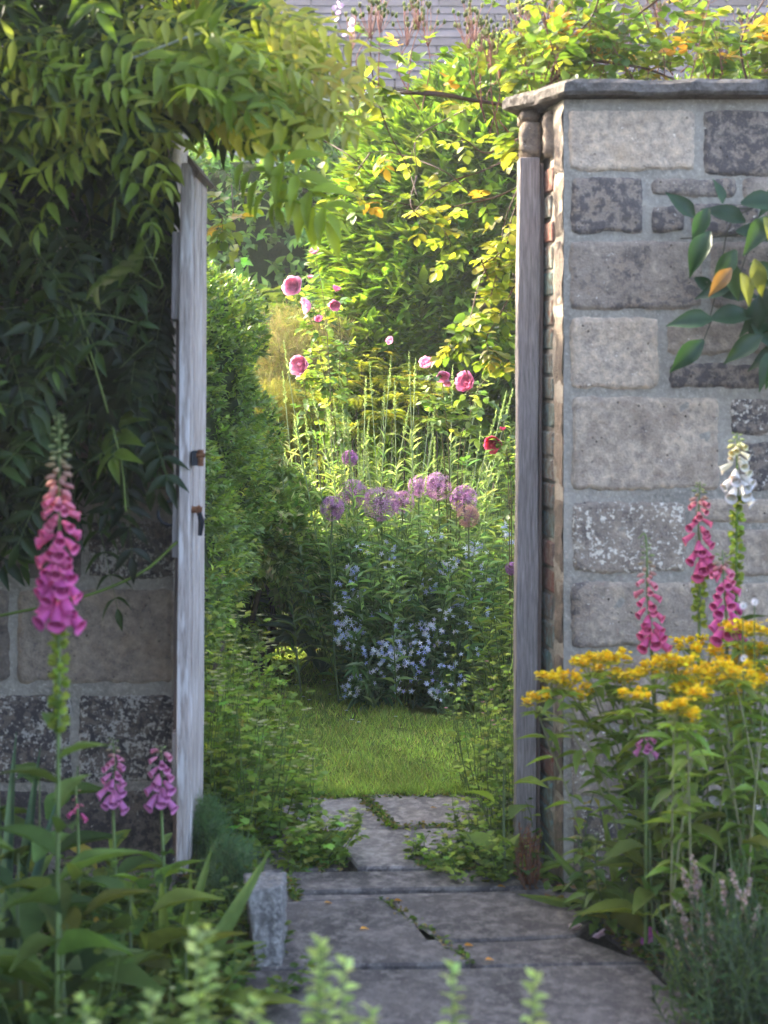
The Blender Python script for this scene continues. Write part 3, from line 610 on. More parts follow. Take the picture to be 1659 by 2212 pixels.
# filling perennials (each clump a plant)
fill = [('tall green phlox clump beneath the evergreen shrub at the back right', .40, 9.3, 1.18), ('leafy green clump behind the purple alliums', .15, 9.0, 1.05), ('green leafy clump beside the right gate post in the border', .62, 8.9, 1.12),
        ('dark green perennial clump low in the centre of the border', -.02, 8.6, .72), ('leafy clump right of the fennel at the back of the border', -.05, 9.7, 1.15), ('mid green clump under the red rose', .60, 8.1, .85), ('green clump at the left end of the border by the lawn', -.12, 9.3, .8), ('tall narrow clump at far right of the border', .95, 8.7, 1.25), ('low green clump filling the front right of the border', .55, 7.55, .55)]
for lab, x, y, h in fill:
    stem_plant('perennial_clump', lab, 'plant', (x, y), 44, .24, h, 26, T_LANCE, .11, .2, GR, group='green border perennials', ang=.35)
# tall spires
def spires(label, x, y, n, h, seed_pts, r=.16):
    t, P = stem_plant('spire_plant', label, 'plant', (x, y), n, r*(1.7 if n < 20 else 2.1), h, 60, T_LANCE, .115, .12, [(.22, .32, .13), (.17, .27, .10), (.29, .38, .18)], 'matte', group='tall pale green spire plants', t0=.1, t1=.84, ang=.85, sr=.0042, scol=(.30, .38, .18), taper=.5, bow=.02, k=9)
    s = MB(); n = len(P); q = 70; tt = np.linspace(.8, 1.0, q); top = P[:, -1]; d = nrm(P[:, -1]-P[:, -3])
    base = top-d*.02
    pos = (base[:, None]+d[:, None]*(tt[None, :, None]-.8)*.75); m = n*q; tl = np.tile(np.linspace(0, 1, q), n)
    for i in range(n):
        s = MB(); tq = tl[:q]; s.inst(T_SMALL, pos[i], nrm(rdir(q)*np.array([1, 1, .3])+d[i]*.8), rdir(q), .016*(1.1-.8*tq), .006, pal(q, [(.17, .25, .11), (.22, .29, .15), (.14, .21, .09)], .15)); s.build('flower_spike', 'matte', t)
for lab, x, y, n, h in [('pale green spire plant standing left in the border, thin budding tips', 690, 8.75, 7, 1.22), ('tall pale spire plant near the centre above the alliums', 760, 8.35, 13, 1.36), ('tall pale spire plant right of centre in the border', 885, 8.2, 12, 1.32),
                        ('broad silvery green clump fanning out in the middle of the border, leafy stems leaning outward', 850, 7.98, 30, 1.16), ('short spire plant beside the browning allium', 870, 7.95, 9, 1.02), ('spire plant low and left of the blue star flowers', 730, 8.45, 8, .98)]:
    spires(lab, (x-829.5)*y/FPX, y, n, h, None)
# big ribbed leaves of a plantain lily
t = thing('hosta', 'blue-green broad-leaved hosta at the edge of the lawn', 'plant', (*at(695, 1430, 8.1)[:2], .05))
hb = MB(); n = 26; a = rng.uniform(0, 6.28, n); c0 = np.array(t.location)
d = np.stack([np.cos(a), np.sin(a), rng.uniform(.2, .9, n)], 1); hb.inst(T_BIG, c0+d*np.array([.1, .1, .18])+np.array([0, 0, .05]), d, upj(n, .2), rng.uniform(.17, .26, n), rng.uniform(.07, .11, n), pal(n, [(.18, .28, .18), (.24, .34, .24), (.13, .22, .12)], .15)); hb.build('leaves', 'gloss', t)
hb = MB(); hb.tubes(stems(np.repeat(c0[None], n, 0), c0+d*np.array([.1, .1, .18])+np.array([0, 0, .05]), .01), .004, (.12, .18, .08)); hb.build('stems', 'stem', t)
# blue star flower
t, P = stem_plant('blue_star_plant', 'rounded bush of narrow leaves covered in pale blue star flowers at the lawn edge', 'plant', (.10, 7.75), 190, .27, .80, 30, T_LANCE, .10, .22, [(.09, .17, .07), (.12, .21, .08), (.16, .26, .08), (.07, .13, .06)], 'leaf', ang=.45, bow=.05, spread=1.12, taper=.3)
lf = MB(); n = 150; pts = np.array([.10, 7.5, .0])+np.stack([rng.uniform(-.22, .24, n), rng.uniform(-.14, .1, n), rng.uniform(.02, .42, n)], 1)
sprigs(lf, pts, nrm(pts-np.array([.1, 7.9, .1])), 12, T_LANCE, .08, .2, [(.07, .14, .07), (.10, .18, .08)], spread=.8, stem=.09); lf.build('lower_leaves', 'leaf', t)
def star_cluster(parent, c, n, rad, cols, size=.0122):
    s = MB(); fp = c+rdir(n)*rad*np.array([1, .7, .8]); nd = nrm(np.array([0, -1, .35])+rng.normal(0, .45, (n, 3)))
    for i in range(n):
        a = nd[i]; u = nrm(np.cross(a, UP)); v = np.cross(a, u); th = np.arange(5)*2*np.pi/5+rng.random()*6; dd = np.cos(th)[:, None]*u+np.sin(th)[:, None]*v
        s.inst(T_STAR, np.repeat(fp[i][None], 5, 0)+a*.001, dd+a*.08, np.repeat(a[None], 5, 0), size*rng.uniform(.85, 1.15), size*.42, pal(1, cols, .08).repeat(5, 0))
        s.inst(T_SMALL, fp[i][None]-a*.012, a[None], u[None], .012, .003, [(.25, .28, .45)])
    return s.build('flower_cluster', 'petal', parent)
BL = [(.58, .68, .95), (.68, .76, .95), (.46, .56, .92), (.78, .84, .95)]
for (x, y, m_) in [(758, 1238, 12), (745, 1265, 8), (740, 1296, 9), (738, 1335, 10), (762, 1350, 12), (778, 1352, 8), (735, 1375, 13), (750, 1385, 9), (800, 1400, 6), (808, 1425, 10), (826, 1402, 14), (848, 1390, 15), (862, 1410, 14), (880, 1385, 13), (858, 1430, 11),
                   (905, 1360, 16), (925, 1350, 12), (938, 1365, 14), (950, 1385, 9), (895, 1420, 10), (770, 1475, 14), (755, 1490, 9), (860, 1480, 9), (938, 1485, 14), (948, 1500, 8), (985, 1465, 7), (975, 1220, 14), (965, 1228, 8), (1018, 1185, 14), (1000, 1190, 6), (1035, 1190, 8), (925, 1265, 13), (990, 1290, 15), (985, 1300, 9), (1025, 1300, 5), (835, 1185, 9), (845, 1215, 6),
                   (790, 1180, 7), (935, 1157, 6), (1030, 1225, 6), (1105, 1140, 8), (1108, 1165, 6), (910, 1395, 12), (835, 1420, 10), (930, 1205, 5), (1040, 1260, 5), (790, 1290, 5), (820, 1330, 6), (850, 1345, 5), (960, 1330, 7), (880, 1300, 4), (1000, 1360, 5), (915, 1450, 6), (815, 1460, 6), (965, 1430, 8), (1015, 1410, 5), (900, 1480, 5), (870, 1245, 4), (1050, 1330, 5)]:
    Y = 7.33+.25*max(0, (1400-y)/250)+rng.uniform(-.04, .04); star_cluster(t, at(x, y, Y), m_, .038, BL)
# alliums
def allium(x, y, Y, r, label, cols):
    Y = Y-.28; r = r*.93; c = at(x, y, Y); t = thing('allium', label, 'flower', (c[0], c[1], 0), 'purple alliums')
    s = MB(); s.tubes(stems(np.array([[c[0]+.03, c[1], 0]]), c[None], .02), .0045, (.12, .18, .06), 6); s.build('stem', 'stem', t)
    f = MB(); n = 95; d = rdir(n); f.tubes(np.stack([np.repeat(c[None], n, 0), c+d*r*.9], 1), .0008, (.30, .16, .26), 3)
    for i in range(n):
        a = d[i]; u = nrm(np.cross(a, rdir(1)[0])); v = np.cross(a, u); th = np.arange(6)*np.pi/3; dd = np.cos(th)[:, None]*u+np.sin(th)[:, None]*v
        f.inst(T_STAR, np.repeat((c+a*r*rng.uniform(.85, 1))[None], 6, 0), dd+a*.45, np.repeat(a[None], 6, 0), r*.30, .0034, pal(1, cols, .15).repeat(6, 0))
    f.build('flower_head', 'petal', t)
PU = [(.36, .17, .40), (.44, .24, .46), (.30, .13, .33)]; BR = [(.42, .26, .22), (.36, .24, .18)]; PK = [(.50, .30, .48), (.42, .22, .42)]
for x, y, Y, r, lab, c in [(1002, 1078, 7.9, .062, 'round dark purple allium head right of the spires', PU), (1012, 1115, 7.7, .050, 'faded browning allium head below the dark purple one', BR), (945, 1050, 8.0, .065, 'loose purple allium right behind the spires', PK),
                           (822, 1088, 7.9, .080, 'largest pale mauve allium in the middle of the border', PK), (762, 1068, 8.1, .070, 'mauve allium just left of the largest one', PK), (718, 1098, 7.8, .055, 'leftmost low pink-purple allium beside a green spire', PK), (756, 990, 8.3, .038, 'small highest purple allium above the spires', PU), (870, 1085, 8.1, .055, 'mauve allium half hidden between two spires', PK), (1105, 1228, 7.8, .03, 'small purple allium close to the right gate post', PU), (905, 1050, 8.2, .05, 'pale mauve allium behind green stems right of centre', PK)]:
    allium(x, y, Y, r, lab, c)
# ============================================================ PINK ROSES
def rose(parent, c, r, face, hue=0, name='rose_bloom'):
    f = nrm(np.array(face, float)); u = nrm(np.cross(f, UP+.01)); v = np.cross(f, u); s = MB()
    r = r*1.12; outer = np.array([(.88, .50, .62), (.82, .36, .52), (.68, .10, .20)][hue]); inner = np.array([(.90, .42, .56), (.84, .30, .46), (.62, .09, .16)][hue])
    for k, (m_, rr, op, ln) in enumerate([(8, .70, 1.9, 1.0), (8, .60, 1.5, .85), (9, .50, 1.1, .68), (9, .38, .8, .55), (8, .24, .5, .46), (7, .10, .2, .4)]):
        th = np.arange(m_)*2*np.pi/m_+k*.5+rng.normal(0, .12, m_); o = np.cos(th)[:, None]*u+np.sin(th)[:, None]*v
        pos = c+o*r*rr*.35-f*r*.25; d = o*op+f*(.75)
        t = k/5; col = outer*(1-t)+inner*t; s.inst(T_CUP, pos, d+rng.normal(0, .12, d.shape), nrm(-o*1.0+f*.6), r*ln*rng.uniform(.85, 1.1, m_), r*(.95-.4*t), np.clip(col*(1+rng.normal(0, .1, (m_, 1))), 0, .95))
    s.inst(T_CUP, c-f*r*.05+rdir(14)*r*.18, f*.7+rdir(14)*.8, rdir(14), r*.42, r*.36, np.clip(pal(14, [inner], .1)*1.05, 0, .95))
    s.inst(T_SMALL, np.repeat((c-f*r*.3)[None], 5, 0), -f*.5+np.stack([np.cos(q)*u+np.sin(q)*v for q in np.arange(5)*1.256]), np.repeat(f[None], 5, 0), r*.6, r*.2, (.10, .16, .04))
    return s.build(name, 'petal', parent)
rb = thing('rose_bush', 'shrub rose with full pale pink blooms and loose leafy stems in the border', 'rose', (*at(690, 1400, 8.5)[:2], 0))
st = MB(); lf = MB(); base = np.array(rb.location)
RL = [(.09, .16, .04), (.13, .21, .04), (.20, .27, .04), (.06, .12, .035)]
def rose_stem(pts, st, lf, r=.003, dens=26, L=.045, cols=RL, scol=(.14, .13, .05), w=None, sp=.02):
    P = curve(pts, 26); st.tubes(P, np.linspace(r, r*.5, 26), scol, 6)
    m = dens; i = rng.uniform(4, 24.9, m); ii = i.astype(int); p = P[ii]; tg = nrm(P[np.minimum(ii+1, 25)]-P[ii]); dd = nrm(rdir(m)+tg*.5)
    for j in range(m):                                   # pinnate rose leaf, five leaflets
        Lp = rng.uniform(.05, .09)*L/.045; k = 5; e = nrm(dd[j]+np.array([0, 0, -.25])); s_ = nrm(np.cross(e, UP+rng.normal(0, .3, 3)))
        st.tubes(np.array([p[j], p[j]+e*Lp]), .0008, scol, 3)
        pos = p[j]+e*Lp*np.array([.5, .5, .85, .85, 1.])[:, None]; dr = np.stack([s_+e*.5, -s_+e*.5, s_+e*.7, -s_+e*.7, e])
        c = pal(1, cols, .18, w).repeat(5, 0); lf.inst(T_ROUND, pos, dr, upj(5, .3), L*rng.uniform(.6, 1.05, 5), L*.62, c)
tips = []
for pts in [[(700, 1000), (690, 760), (650, 640)], [(700, 1000), (700, 720), (668, 600)], [(720, 1000), (735, 740), (722, 640)], [(690, 1000), (660, 850), (655, 800)], [(730, 1000), (690, 760), (690, 700)], [(715, 1000), (705, 700), (680, 545)], [(740, 1000), (750, 800), (740, 720)]]:
    Y = rng.uniform(8.2, 8.5); rose_stem([base+np.array([rng.normal(0, .04), 0, 0])]+[at(x, y, Y) for x, y in pts], st, lf)
st.build('stems', 'stem', rb); lf.build('leaves', 'leaf', rb)
for x, y, r, f, h in [(633, 618, .040, (-.15, -1, .1), 0), (652, 790, .042, (-.5, -.9, .1), 0), (667, 660, .034, (-.9, -.3, -.1), 0), (722, 655, .026, (.1, -.8, -.6), 1), (727, 626, .017, (.2, -.5, .9), 1), (689, 692, .018, (-.3, -.7, .7), 1), (670, 600, .012, (0, -.3, 1), 1), (680, 545, .020, (-.3, -.5, .9), 0)]:
    rose(rb, at(x, y, 8.2), r*1.06, f, h)
rb2 = thing('rose_bush', 'smaller rose with two-tone deep pink blooms right of the spires', 'rose', (*at(980, 1400, 7.9)[:2], 0)); st = MB(); lf = MB(); base = np.array(rb2.location)
for pts in [[(960, 1000), (935, 860), (925, 790)], [(970, 1000), (960, 880), (955, 815)], [(990, 1000), (1015, 900), (1012, 835)], [(1000, 1000), (1030, 850), (1050, 820)]]:
    rose_stem([base]+[at(x, y, 7.7) for x, y in pts], st, lf, dens=14)
st.build('stems', 'stem', rb2); lf.build('leaves', 'leaf', rb2)
for x, y, r, f, h in [(924, 788, .030, (-.4, -.6, .6), 0), (955, 808, .030, (.1, -.6, -.6), 1), (1010, 828, .042, (-.5, -.8, .3), 1), (965, 825, .018, (.2, -.6, -.8), 0), (845, 738, .018, (-.5, -.5, .3), 0)]: rose(rb2, at(x, y, 7.68), r, f, h)
rb3 = thing('rose_bush', 'dark crimson rose on a thin stem close to the right gate post', 'rose', (*at(1100, 1400, 7.6)[:2], 0)); st = MB(); lf = MB(); base = np.array(rb3.location)
for pts in [[(1100, 1100), (1090, 1000), (1070, 960)], [(1105, 1100), (1095, 980), (1085, 925)]]: rose_stem([base]+[at(x, y, 7.5) for x, y in pts], st, lf, dens=10)
st.build('stems', 'stem', rb3); lf.build('leaves', 'leaf', rb3); rose(rb3, at(1067, 955, 7.48), .036, (-.3, -.9, -.3), 2); rose(rb3, at(1086, 928, 7.48), .012, (0, -.3, 1), 2, 'rose_bud')
# ============================================================ CLIMBING ROSE over the gateway and the right wall
cr = thing('climbing_rose', 'climbing rose with yellowing leaves and bud clusters arching over the gateway and wall', 'rose', (1.2, 5.7, 0)); st = MB(); lf = MB(); bd = MB()
YL = [(.08, .14, .022), (.125, .18, .025), (.20, .22, .035), (.055, .10, .02), (.32, .20, .035)]
DK = (.10, .055, .04)
def cstem(pts, Y, r=.0035, dens=20, w=(4, 4, 2.5, 3, .5), L=.05, col=DK): rose_stem([at(x, y, Y+rng.normal(0, .05)) for x, y in pts], st, lf, r, dens, L, YL, col, w)
cstem([(1250, 250), (1030, 218), (930, 203), (800, 205), (690, 240), (590, 320)], 5.5, .007, 6); cstem([(1030, 218), (950, 200), (850, 195)], 5.5, .004, 8)
cstem([(820, 0), (800, 120), (830, 260), (880, 360), (900, 420)], 5.6, .003, 6); cstem([(700, 130), (760, 150), (830, 190)], 5.4, .003, 8)
cstem([(590, 260), (690, 300), (760, 340), (800, 380)], 5.6, .003, 3)
for pts, dn in [([(1130, 330), (1040, 370), (960, 400), (880, 470)], 6), ([(1130, 400), (1040, 430), (960, 370), (850, 330), (790, 330)], 7), ([(1120, 300), (1050, 330), (1000, 300), (930, 280)], 5), ([(1060, 430), (940, 450), (820, 430), (730, 420)], 10),
                ([(900, 380), (890, 450), (960, 500), (980, 560)], 16), ([(1130, 380), (1090, 480), (1080, 560), (1060, 640)], 13), ([(1100, 520), (1040, 600), (1010, 700), (960, 760)], 18), ([(1120, 600), (1080, 680), (1050, 740), (1100, 780)], 24), ([(1120, 430), (1100, 500), (1110, 600)], 14), ([(1040, 560), (1060, 640), (1000, 690)], 16), ([(1020, 230), (960, 260), (900, 300), (900, 360)], 4), ([(800, 330), (760, 390), (740, 450)], 9)]:
    cstem(pts, 5.85, .0028, dn, (2.5, 4, 3.5, 2, .6), .045)
cstem([(455, 440), (480, 470), (470, 490)], 5.6, .002, 8, (1, 2, 4, 1, 2), .05); cstem([(500, 400), (505, 470), (515, 560)], 5.8, .002, 5)
# upright shoots along the wall top
def hips(c, n=16, sz=1.0):
    tp = c+np.stack([rng.normal(0, .022, n), rng.normal(0, .02, n), rng.uniform(.0, .075, n)], 1)*sz; b0 = c-np.array([0, 0, .06])*sz; bd = MB(); bd_st = MB()
    bd_st.tubes(stems(np.repeat(b0[None], n, 0), tp, .006, 4), .0009, (.24, .10, .08), 4)
    for q in tp:
        u = np.linspace(0, np.pi, 5); v = np.linspace(0, 2*np.pi, 6); U, V = np.meshgrid(u, v, indexing='ij'); D = np.stack([np.sin(U)*np.cos(V), np.sin(U)*np.sin(V), np.cos(U)*1.3], -1)*.0058*sz
        grid_solid(bd, 5, 6, q+D, pal(1, [(.10, .14, .05), (.14, .16, .08)], .1)[0]); bd.inst(T_SMALL, np.repeat(q[None], 4, 0), rdir(4)*.6+UP, rdir(4), .012*sz, .003*sz, (.16, .20, .12))
    k_ = bd.build('bud_cluster', 'matte', cr); bd_st.build('stalk', 'stem', k_)
for (x, y) in [(800, 40), (820, 30), (880, 60), (905, 25), (925, 60), (760, 70), (1012, 70), (1025, 50), (1035, 85), (1060, 120), (1080, 130), (1105, 70), (1130, 40), (1150, 60), (1060, 105), (1200, 60), (1240, 120), (1300, 30), (1350, 100), (1420, 20), (1500, 40), (1180, 20), (1610, 60), (1560, 110)]:
    Y = rng.uniform(5.3, 5.8); c = at(x, y, Y); hips(c, 16)
    hl_ = .26 if x < 1110 else .42; rose_stem([c+np.array([rng.normal(0, .03), 0, -hl_]), c+np.array([rng.normal(0, .02), 0, -hl_*.5]), c-np.array([0, 0, .05])], st, lf, .0024, 2 if x < 1110 else 6, .045, YL, (.22, .08, .06), (4, 4, 2, 3, .6))
for k in range(62):
    x = rng.uniform(1110, 1900); yb = rng.uniform(150, 210); Y = rng.uniform(5.1, 5.9); tx = x+rng.normal(0, 60); ty = rng.uniform(-60, 120)
    rose_stem([at(x, yb, Y), at((x+tx)/2+rng.normal(0, 15), (yb+ty)/2, Y), at(tx, ty, Y)], st, lf, .0024, 9, .046, YL, (.17, .07, .05), (5, 4, 2, 4, .9))
for pts in [[(1150, 210), (1300, 90), (1420, 0), (1500, -60)], [(1280, 130), (1400, 150), (1520, 200)], [(1100, 200), (1260, 60), (1300, -20)], [(1640, 260), (1600, 100), (1650, 0)], [(1280, 240), (1160, 250), (1120, 330)]]: cstem(pts, 5.4, .005, 12)
# canes rising from the root behind the wall
for k in range(5): st.tubes(stems(np.array([[1.2+.05*k, 5.7, 0]]), np.array([[.6+.45*k, 5.55, 2.2]]), .08), .008, DK, 6)
st.build('stems', 'stem', cr); lf.build('leaves', 'leaf', cr)
# ============================================================ WISTERIA on the left
ws = thing('wisteria', 'wisteria with long compound leaves hanging over the left wall and gate', 'climber', (-1.6, 4.85, 0)); lf = MB(); st = MB()
WG = [(.045, .085, .014), (.06, .115, .016), (.035, .065, .014), (.11, .19, .02)]; WD = [(.026, .05, .010), (.035, .07, .012), (.018, .036, .009), (.075, .13, .018)]; WY = [(.38, .46, .045), (.50, .54, .07), (.27, .38, .035), (.60, .50, .10), (.20, .30, .03)]  # WD paints the shaded curtain darker, WY the sunlit sprays brighter
def pinnate(p, d, L, np_, ll, col, droop=.5, tpl=T_DROOP, wf=.33):
    k = 9; t = np.linspace(0, 1, k)[:, None]; d = nrm(d); P = p+d*L*t; P[:, 2] -= droop*L*.5*(t[:, 0]**2); st.tubes(P, np.linspace(.0016, .0008, k), (.12, .17, .04), 3)
    tt = np.repeat(np.linspace(.25, .95, np_), 2); tt = np.append(tt, 1.0); u = np.clip(tt*(k-1), 0, k-1.001); i = u.astype(int); f = (u-i)[:, None]; pos = P[i]*(1-f)+P[i+1]*f
    tg = nrm(P[np.minimum(i+1, k-1)]-P[i]); n_ = nrm(UP*.55+np.array([0, -.85, 0])+rng.normal(0, .4, 3)); side = nrm(np.cross(tg, n_)); sg = np.where(np.arange(len(tt)) % 2 == 0, 1., -1.)[:, None]; sg[-1] = 0
    dd = side*sg+tg*np.where(np.arange(len(tt)) == len(tt)-1, 1, .55)[:, None]+np.array([0, 0, -.12])+rng.normal(0, .2, (len(tt), 3))
    s = ll*rng.uniform(.8, 1.12, len(tt))*(.75+.35*np.sin(tt*2.6)); c = np.clip(col*(1+rng.normal(0, .1, (len(tt), 1))), 0, .9)
    lf.inst(tpl, pos, dd, nrm(n_+UP*.3+rng.normal(0, .2, (len(tt), 3))), s, s*wf, c)
def blocks(p, d, L, droop):
    d = nrm(d)
    for f_ in (.3, .6, 1.05, 1.25):
        q = p+d*L*f_-np.array([0, 0, droop*L*.5*f_*f_]); qx = 829.5+FPX*q[0]/q[1]; qy = 778-FPX*(q[2]-CAM_H)/q[1]
        if 345 < qx < 500 and qy > 285: return True
    return False
def region(n, poly, Ya, Yb, cols, w, dirf, L=(.22, .36), ll=(.055, .09), droop=.6):
    poly = np.array(poly, float); lo = poly.min(0); hi = poly.max(0); c = 0
    while c < n:
        x, y = rng.uniform(lo, hi); ins = False; j = len(poly)-1
        for i in range(len(poly)):
            if (poly[i, 1] > y) != (poly[j, 1] > y) and x < (poly[j, 0]-poly[i, 0])*(y-poly[i, 1])/(poly[j, 1]-poly[i, 1])+poly[i, 0]: ins = not ins
            j = i
        if not ins: continue
        Y = rng.uniform(Ya, Yb); d = nrm(np.array(dirf(x, y))+rng.normal(0, .45, 3)); LL = rng.uniform(*L)
        bad = Y < 4.66 and blocks(at(x, y, Y), d, LL, droop)
        for f_ in (.35, .7, 1.1):
            q = at(x, y, Y)+d*LL*f_-np.array([0, 0, droop*LL*.5*f_*f_]); qx = 829.5+FPX*q[0]/q[1]; qy = 778-FPX*(q[2]-CAM_H)/q[1]
            if (378 < qx < 480 and qy > 335) or (qx > 470 and qy > 330) or qx > 700 or (qx > 600 and qy < 120): bad = True
        if bad: c += .02; continue
        pinnate(at(x, y, Y), d, LL, rng.integers(5, 8), rng.uniform(*ll), pal(1, cols, .2, w)[0], droop); c += 1
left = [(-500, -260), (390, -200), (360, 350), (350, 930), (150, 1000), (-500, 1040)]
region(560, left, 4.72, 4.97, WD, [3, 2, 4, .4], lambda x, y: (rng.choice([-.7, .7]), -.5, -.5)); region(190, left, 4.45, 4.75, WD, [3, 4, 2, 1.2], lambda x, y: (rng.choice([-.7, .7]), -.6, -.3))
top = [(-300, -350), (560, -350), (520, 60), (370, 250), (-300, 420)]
region(110, top, 4.35, 4.9, [(.07, .12, .018), (.12, .19, .02), (.16, .24, .025), (.20, .27, .03)], [3, 4, 3, 1.5], lambda x, y: (.6, -.5, -.25)); region(60, [(-300, -350), (560, -350), (480, 180), (-300, 260)], 4.9, 5.5, WG, [3, 2, 3, 1], lambda x, y: (rng.choice([-.7, .7]), -.2, .1))  # paler greens: young leaves, plus light painted into the top fronds
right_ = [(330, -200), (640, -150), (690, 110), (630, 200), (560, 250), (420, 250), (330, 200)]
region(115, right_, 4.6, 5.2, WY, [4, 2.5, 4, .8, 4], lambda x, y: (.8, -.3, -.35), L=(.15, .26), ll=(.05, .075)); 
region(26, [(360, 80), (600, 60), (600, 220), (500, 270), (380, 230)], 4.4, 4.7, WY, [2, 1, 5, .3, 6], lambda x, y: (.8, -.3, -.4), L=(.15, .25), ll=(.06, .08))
for k in range(60):
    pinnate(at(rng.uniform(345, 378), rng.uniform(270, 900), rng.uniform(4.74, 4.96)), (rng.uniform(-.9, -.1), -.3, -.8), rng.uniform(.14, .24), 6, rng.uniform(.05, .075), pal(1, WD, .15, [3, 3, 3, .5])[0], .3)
for k in range(64):
    x = rng.uniform(-40, 420); y = rng.uniform(20, 330); sg_ = 1 if rng.random() < .7 else -1
    if x > 270 and y > 200: continue
    p_ = at(x, y, rng.uniform(4.3, 4.5)); d_ = (sg_*.9, -.2, rng.uniform(-.5, .15))
    if blocks(p_, d_, .3, .5): continue
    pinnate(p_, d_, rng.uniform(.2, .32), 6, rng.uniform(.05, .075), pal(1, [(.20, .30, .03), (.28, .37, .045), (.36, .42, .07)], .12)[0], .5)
for k in range(46):
    x = rng.uniform(400, 660); y = rng.uniform(0, 230)
    p_ = at(x, y, rng.uniform(4.4, 4.9)); d_ = (.9, -.2, rng.uniform(-.5, .1))
    if blocks(p_, d_, .2, .6): continue
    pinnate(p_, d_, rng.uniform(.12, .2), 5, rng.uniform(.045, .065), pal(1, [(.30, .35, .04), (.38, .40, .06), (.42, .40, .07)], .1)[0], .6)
for (x, y, dx, dz, L, ll, c) in [(540, 300, .9, -.5, .22, .095, (.26, .37, .03)), (590, 370, .9, -.5, .15, .095, (.34, .44, .03)), (500, 330, .8, -.6, .14, .08, (.22, .33, .03)), (270, 195, 1, .1, .20, .05, (.34, .36, .07)), (220, 235, 1, .0, .18, .05, (.24, .30, .04)),
                                (620, 30, 1, -.2, .2, .06, (.38, .40, .06)), (560, 110, 1, -.2, .2, .06, (.34, .38, .06)), (640, 190, .8, -.4, .15, .05, (.36, .38, .10)), (60, 150, .9, .1, .28, .06, (.13, .21, .02)), (180, 290, -.3, -.5, .2, .065, (.14, .22, .02)), (240, 290, .4, -.6, .2, .07, (.13, .22, .02)), (250, 240, .5, -.5, .18, .06, (.24, .33, .04)), (30, 60, .8, -.2, .25, .07, (.12, .2, .02))]:
    pinnate(at(x, y, 4.38), (dx, -.15, dz), L, 5, ll, np.array(c), .7)
T_Y = (.12, .17, .03)
for pts, Y, r in [([(-60, -20), (100, 60), (200, 180), (245, 290), (250, 400), (240, 520)], 4.5, .003), ([(165, 640), (190, 740), (230, 880), (262, 1000), (272, 1105)], 4.45, .0028), ([(150, 640), (185, 760), (200, 800)], 4.46, .002), ([(0, 1330), (160, 1295), (300, 1240), (383, 1170)], 4.6, .004), ([(340, 0), (380, 130), (420, 250), (480, 330)], 4.9, .004),
                  ([(300, 500), (350, 620), (250, 560)], 4.6, .002), ([(500, 150), (560, 60), (620, -30)], 5.0, .003)]:
    P = curve([at(x, y, Y) for x, y in pts], 24); st.tubes(P, r, T_Y if Y < 4.7 else (.10, .07, .05), 5)
tr = MB()
for pts in [[(-1.6, 4.85, 0), (-1.55, 4.88, .8), (-1.75, 4.85, 1.5), (-1.3, 4.85, 2.2), (-.6, 4.95, 2.35)], [(-1.55, 4.85, 0), (-1.3, 4.9, .7), (-1.35, 4.88, 1.4), (-.9, 4.88, 2.1), (-.2, 5.1, 2.45)], [(-1.6, 4.85, 1.2), (-2.2, 4.88, 1.9), (-2.8, 4.85, 2.2)]]:
    P = curve(pts, 30); tr.tubes(P, np.linspace(.03, .010, 30), (.10, .085, .07), 8)
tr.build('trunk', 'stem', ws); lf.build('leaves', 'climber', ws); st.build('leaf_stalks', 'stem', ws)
fw = MB()
for (x, y) in [(748, 40), (722, 25)]:
    n = 7; p = at(x, y, 5.2)+np.stack([rng.normal(0, .012, n), rng.normal(0, .012, n), rng.uniform(-.05, .05, n)], 1); fw.inst(T_ROUND, p, rdir(n), rdir(n), .02, .016, pal(n, [(.55, .42, .62), (.7, .62, .72)], .1))
fw.build('flowers', 'petal', ws)
shrub('added_shade_shrub', 'dense dark shrub added out of view on the left to shade the wall and wisteria', 'shrub', [(-2.1, 3.6, 1.2, .7, 1.2, 1.5), (-2.0, 2.2, 1.3, .7, .9, 1.5), (-1.45, 3.3, 2.75, .75, 1.1, .34)], 2600, 8, T_OVAL, .09, .5, WG, base=(-2.1, 3.4, 0), core=.8)  # unseen shrub, added to darken the left wall and bed
# white bent pipe above the gate
pp = thing('pipe', 'thin white bent pipe poking out of the wisteria above the gate', 'pipe', (-.5, 5.0, 2.1)); b_ = MB()
b_.tubes(curve([at(x, y, 4.34) for x, y in [(448, 130), (449, 95), (447, 76), (438, 71), (400, 82), (300, 120), (215, 152)]], 30), .0028, (1, 1, 1), 8); b_.build('tube', 'pipe', pp)
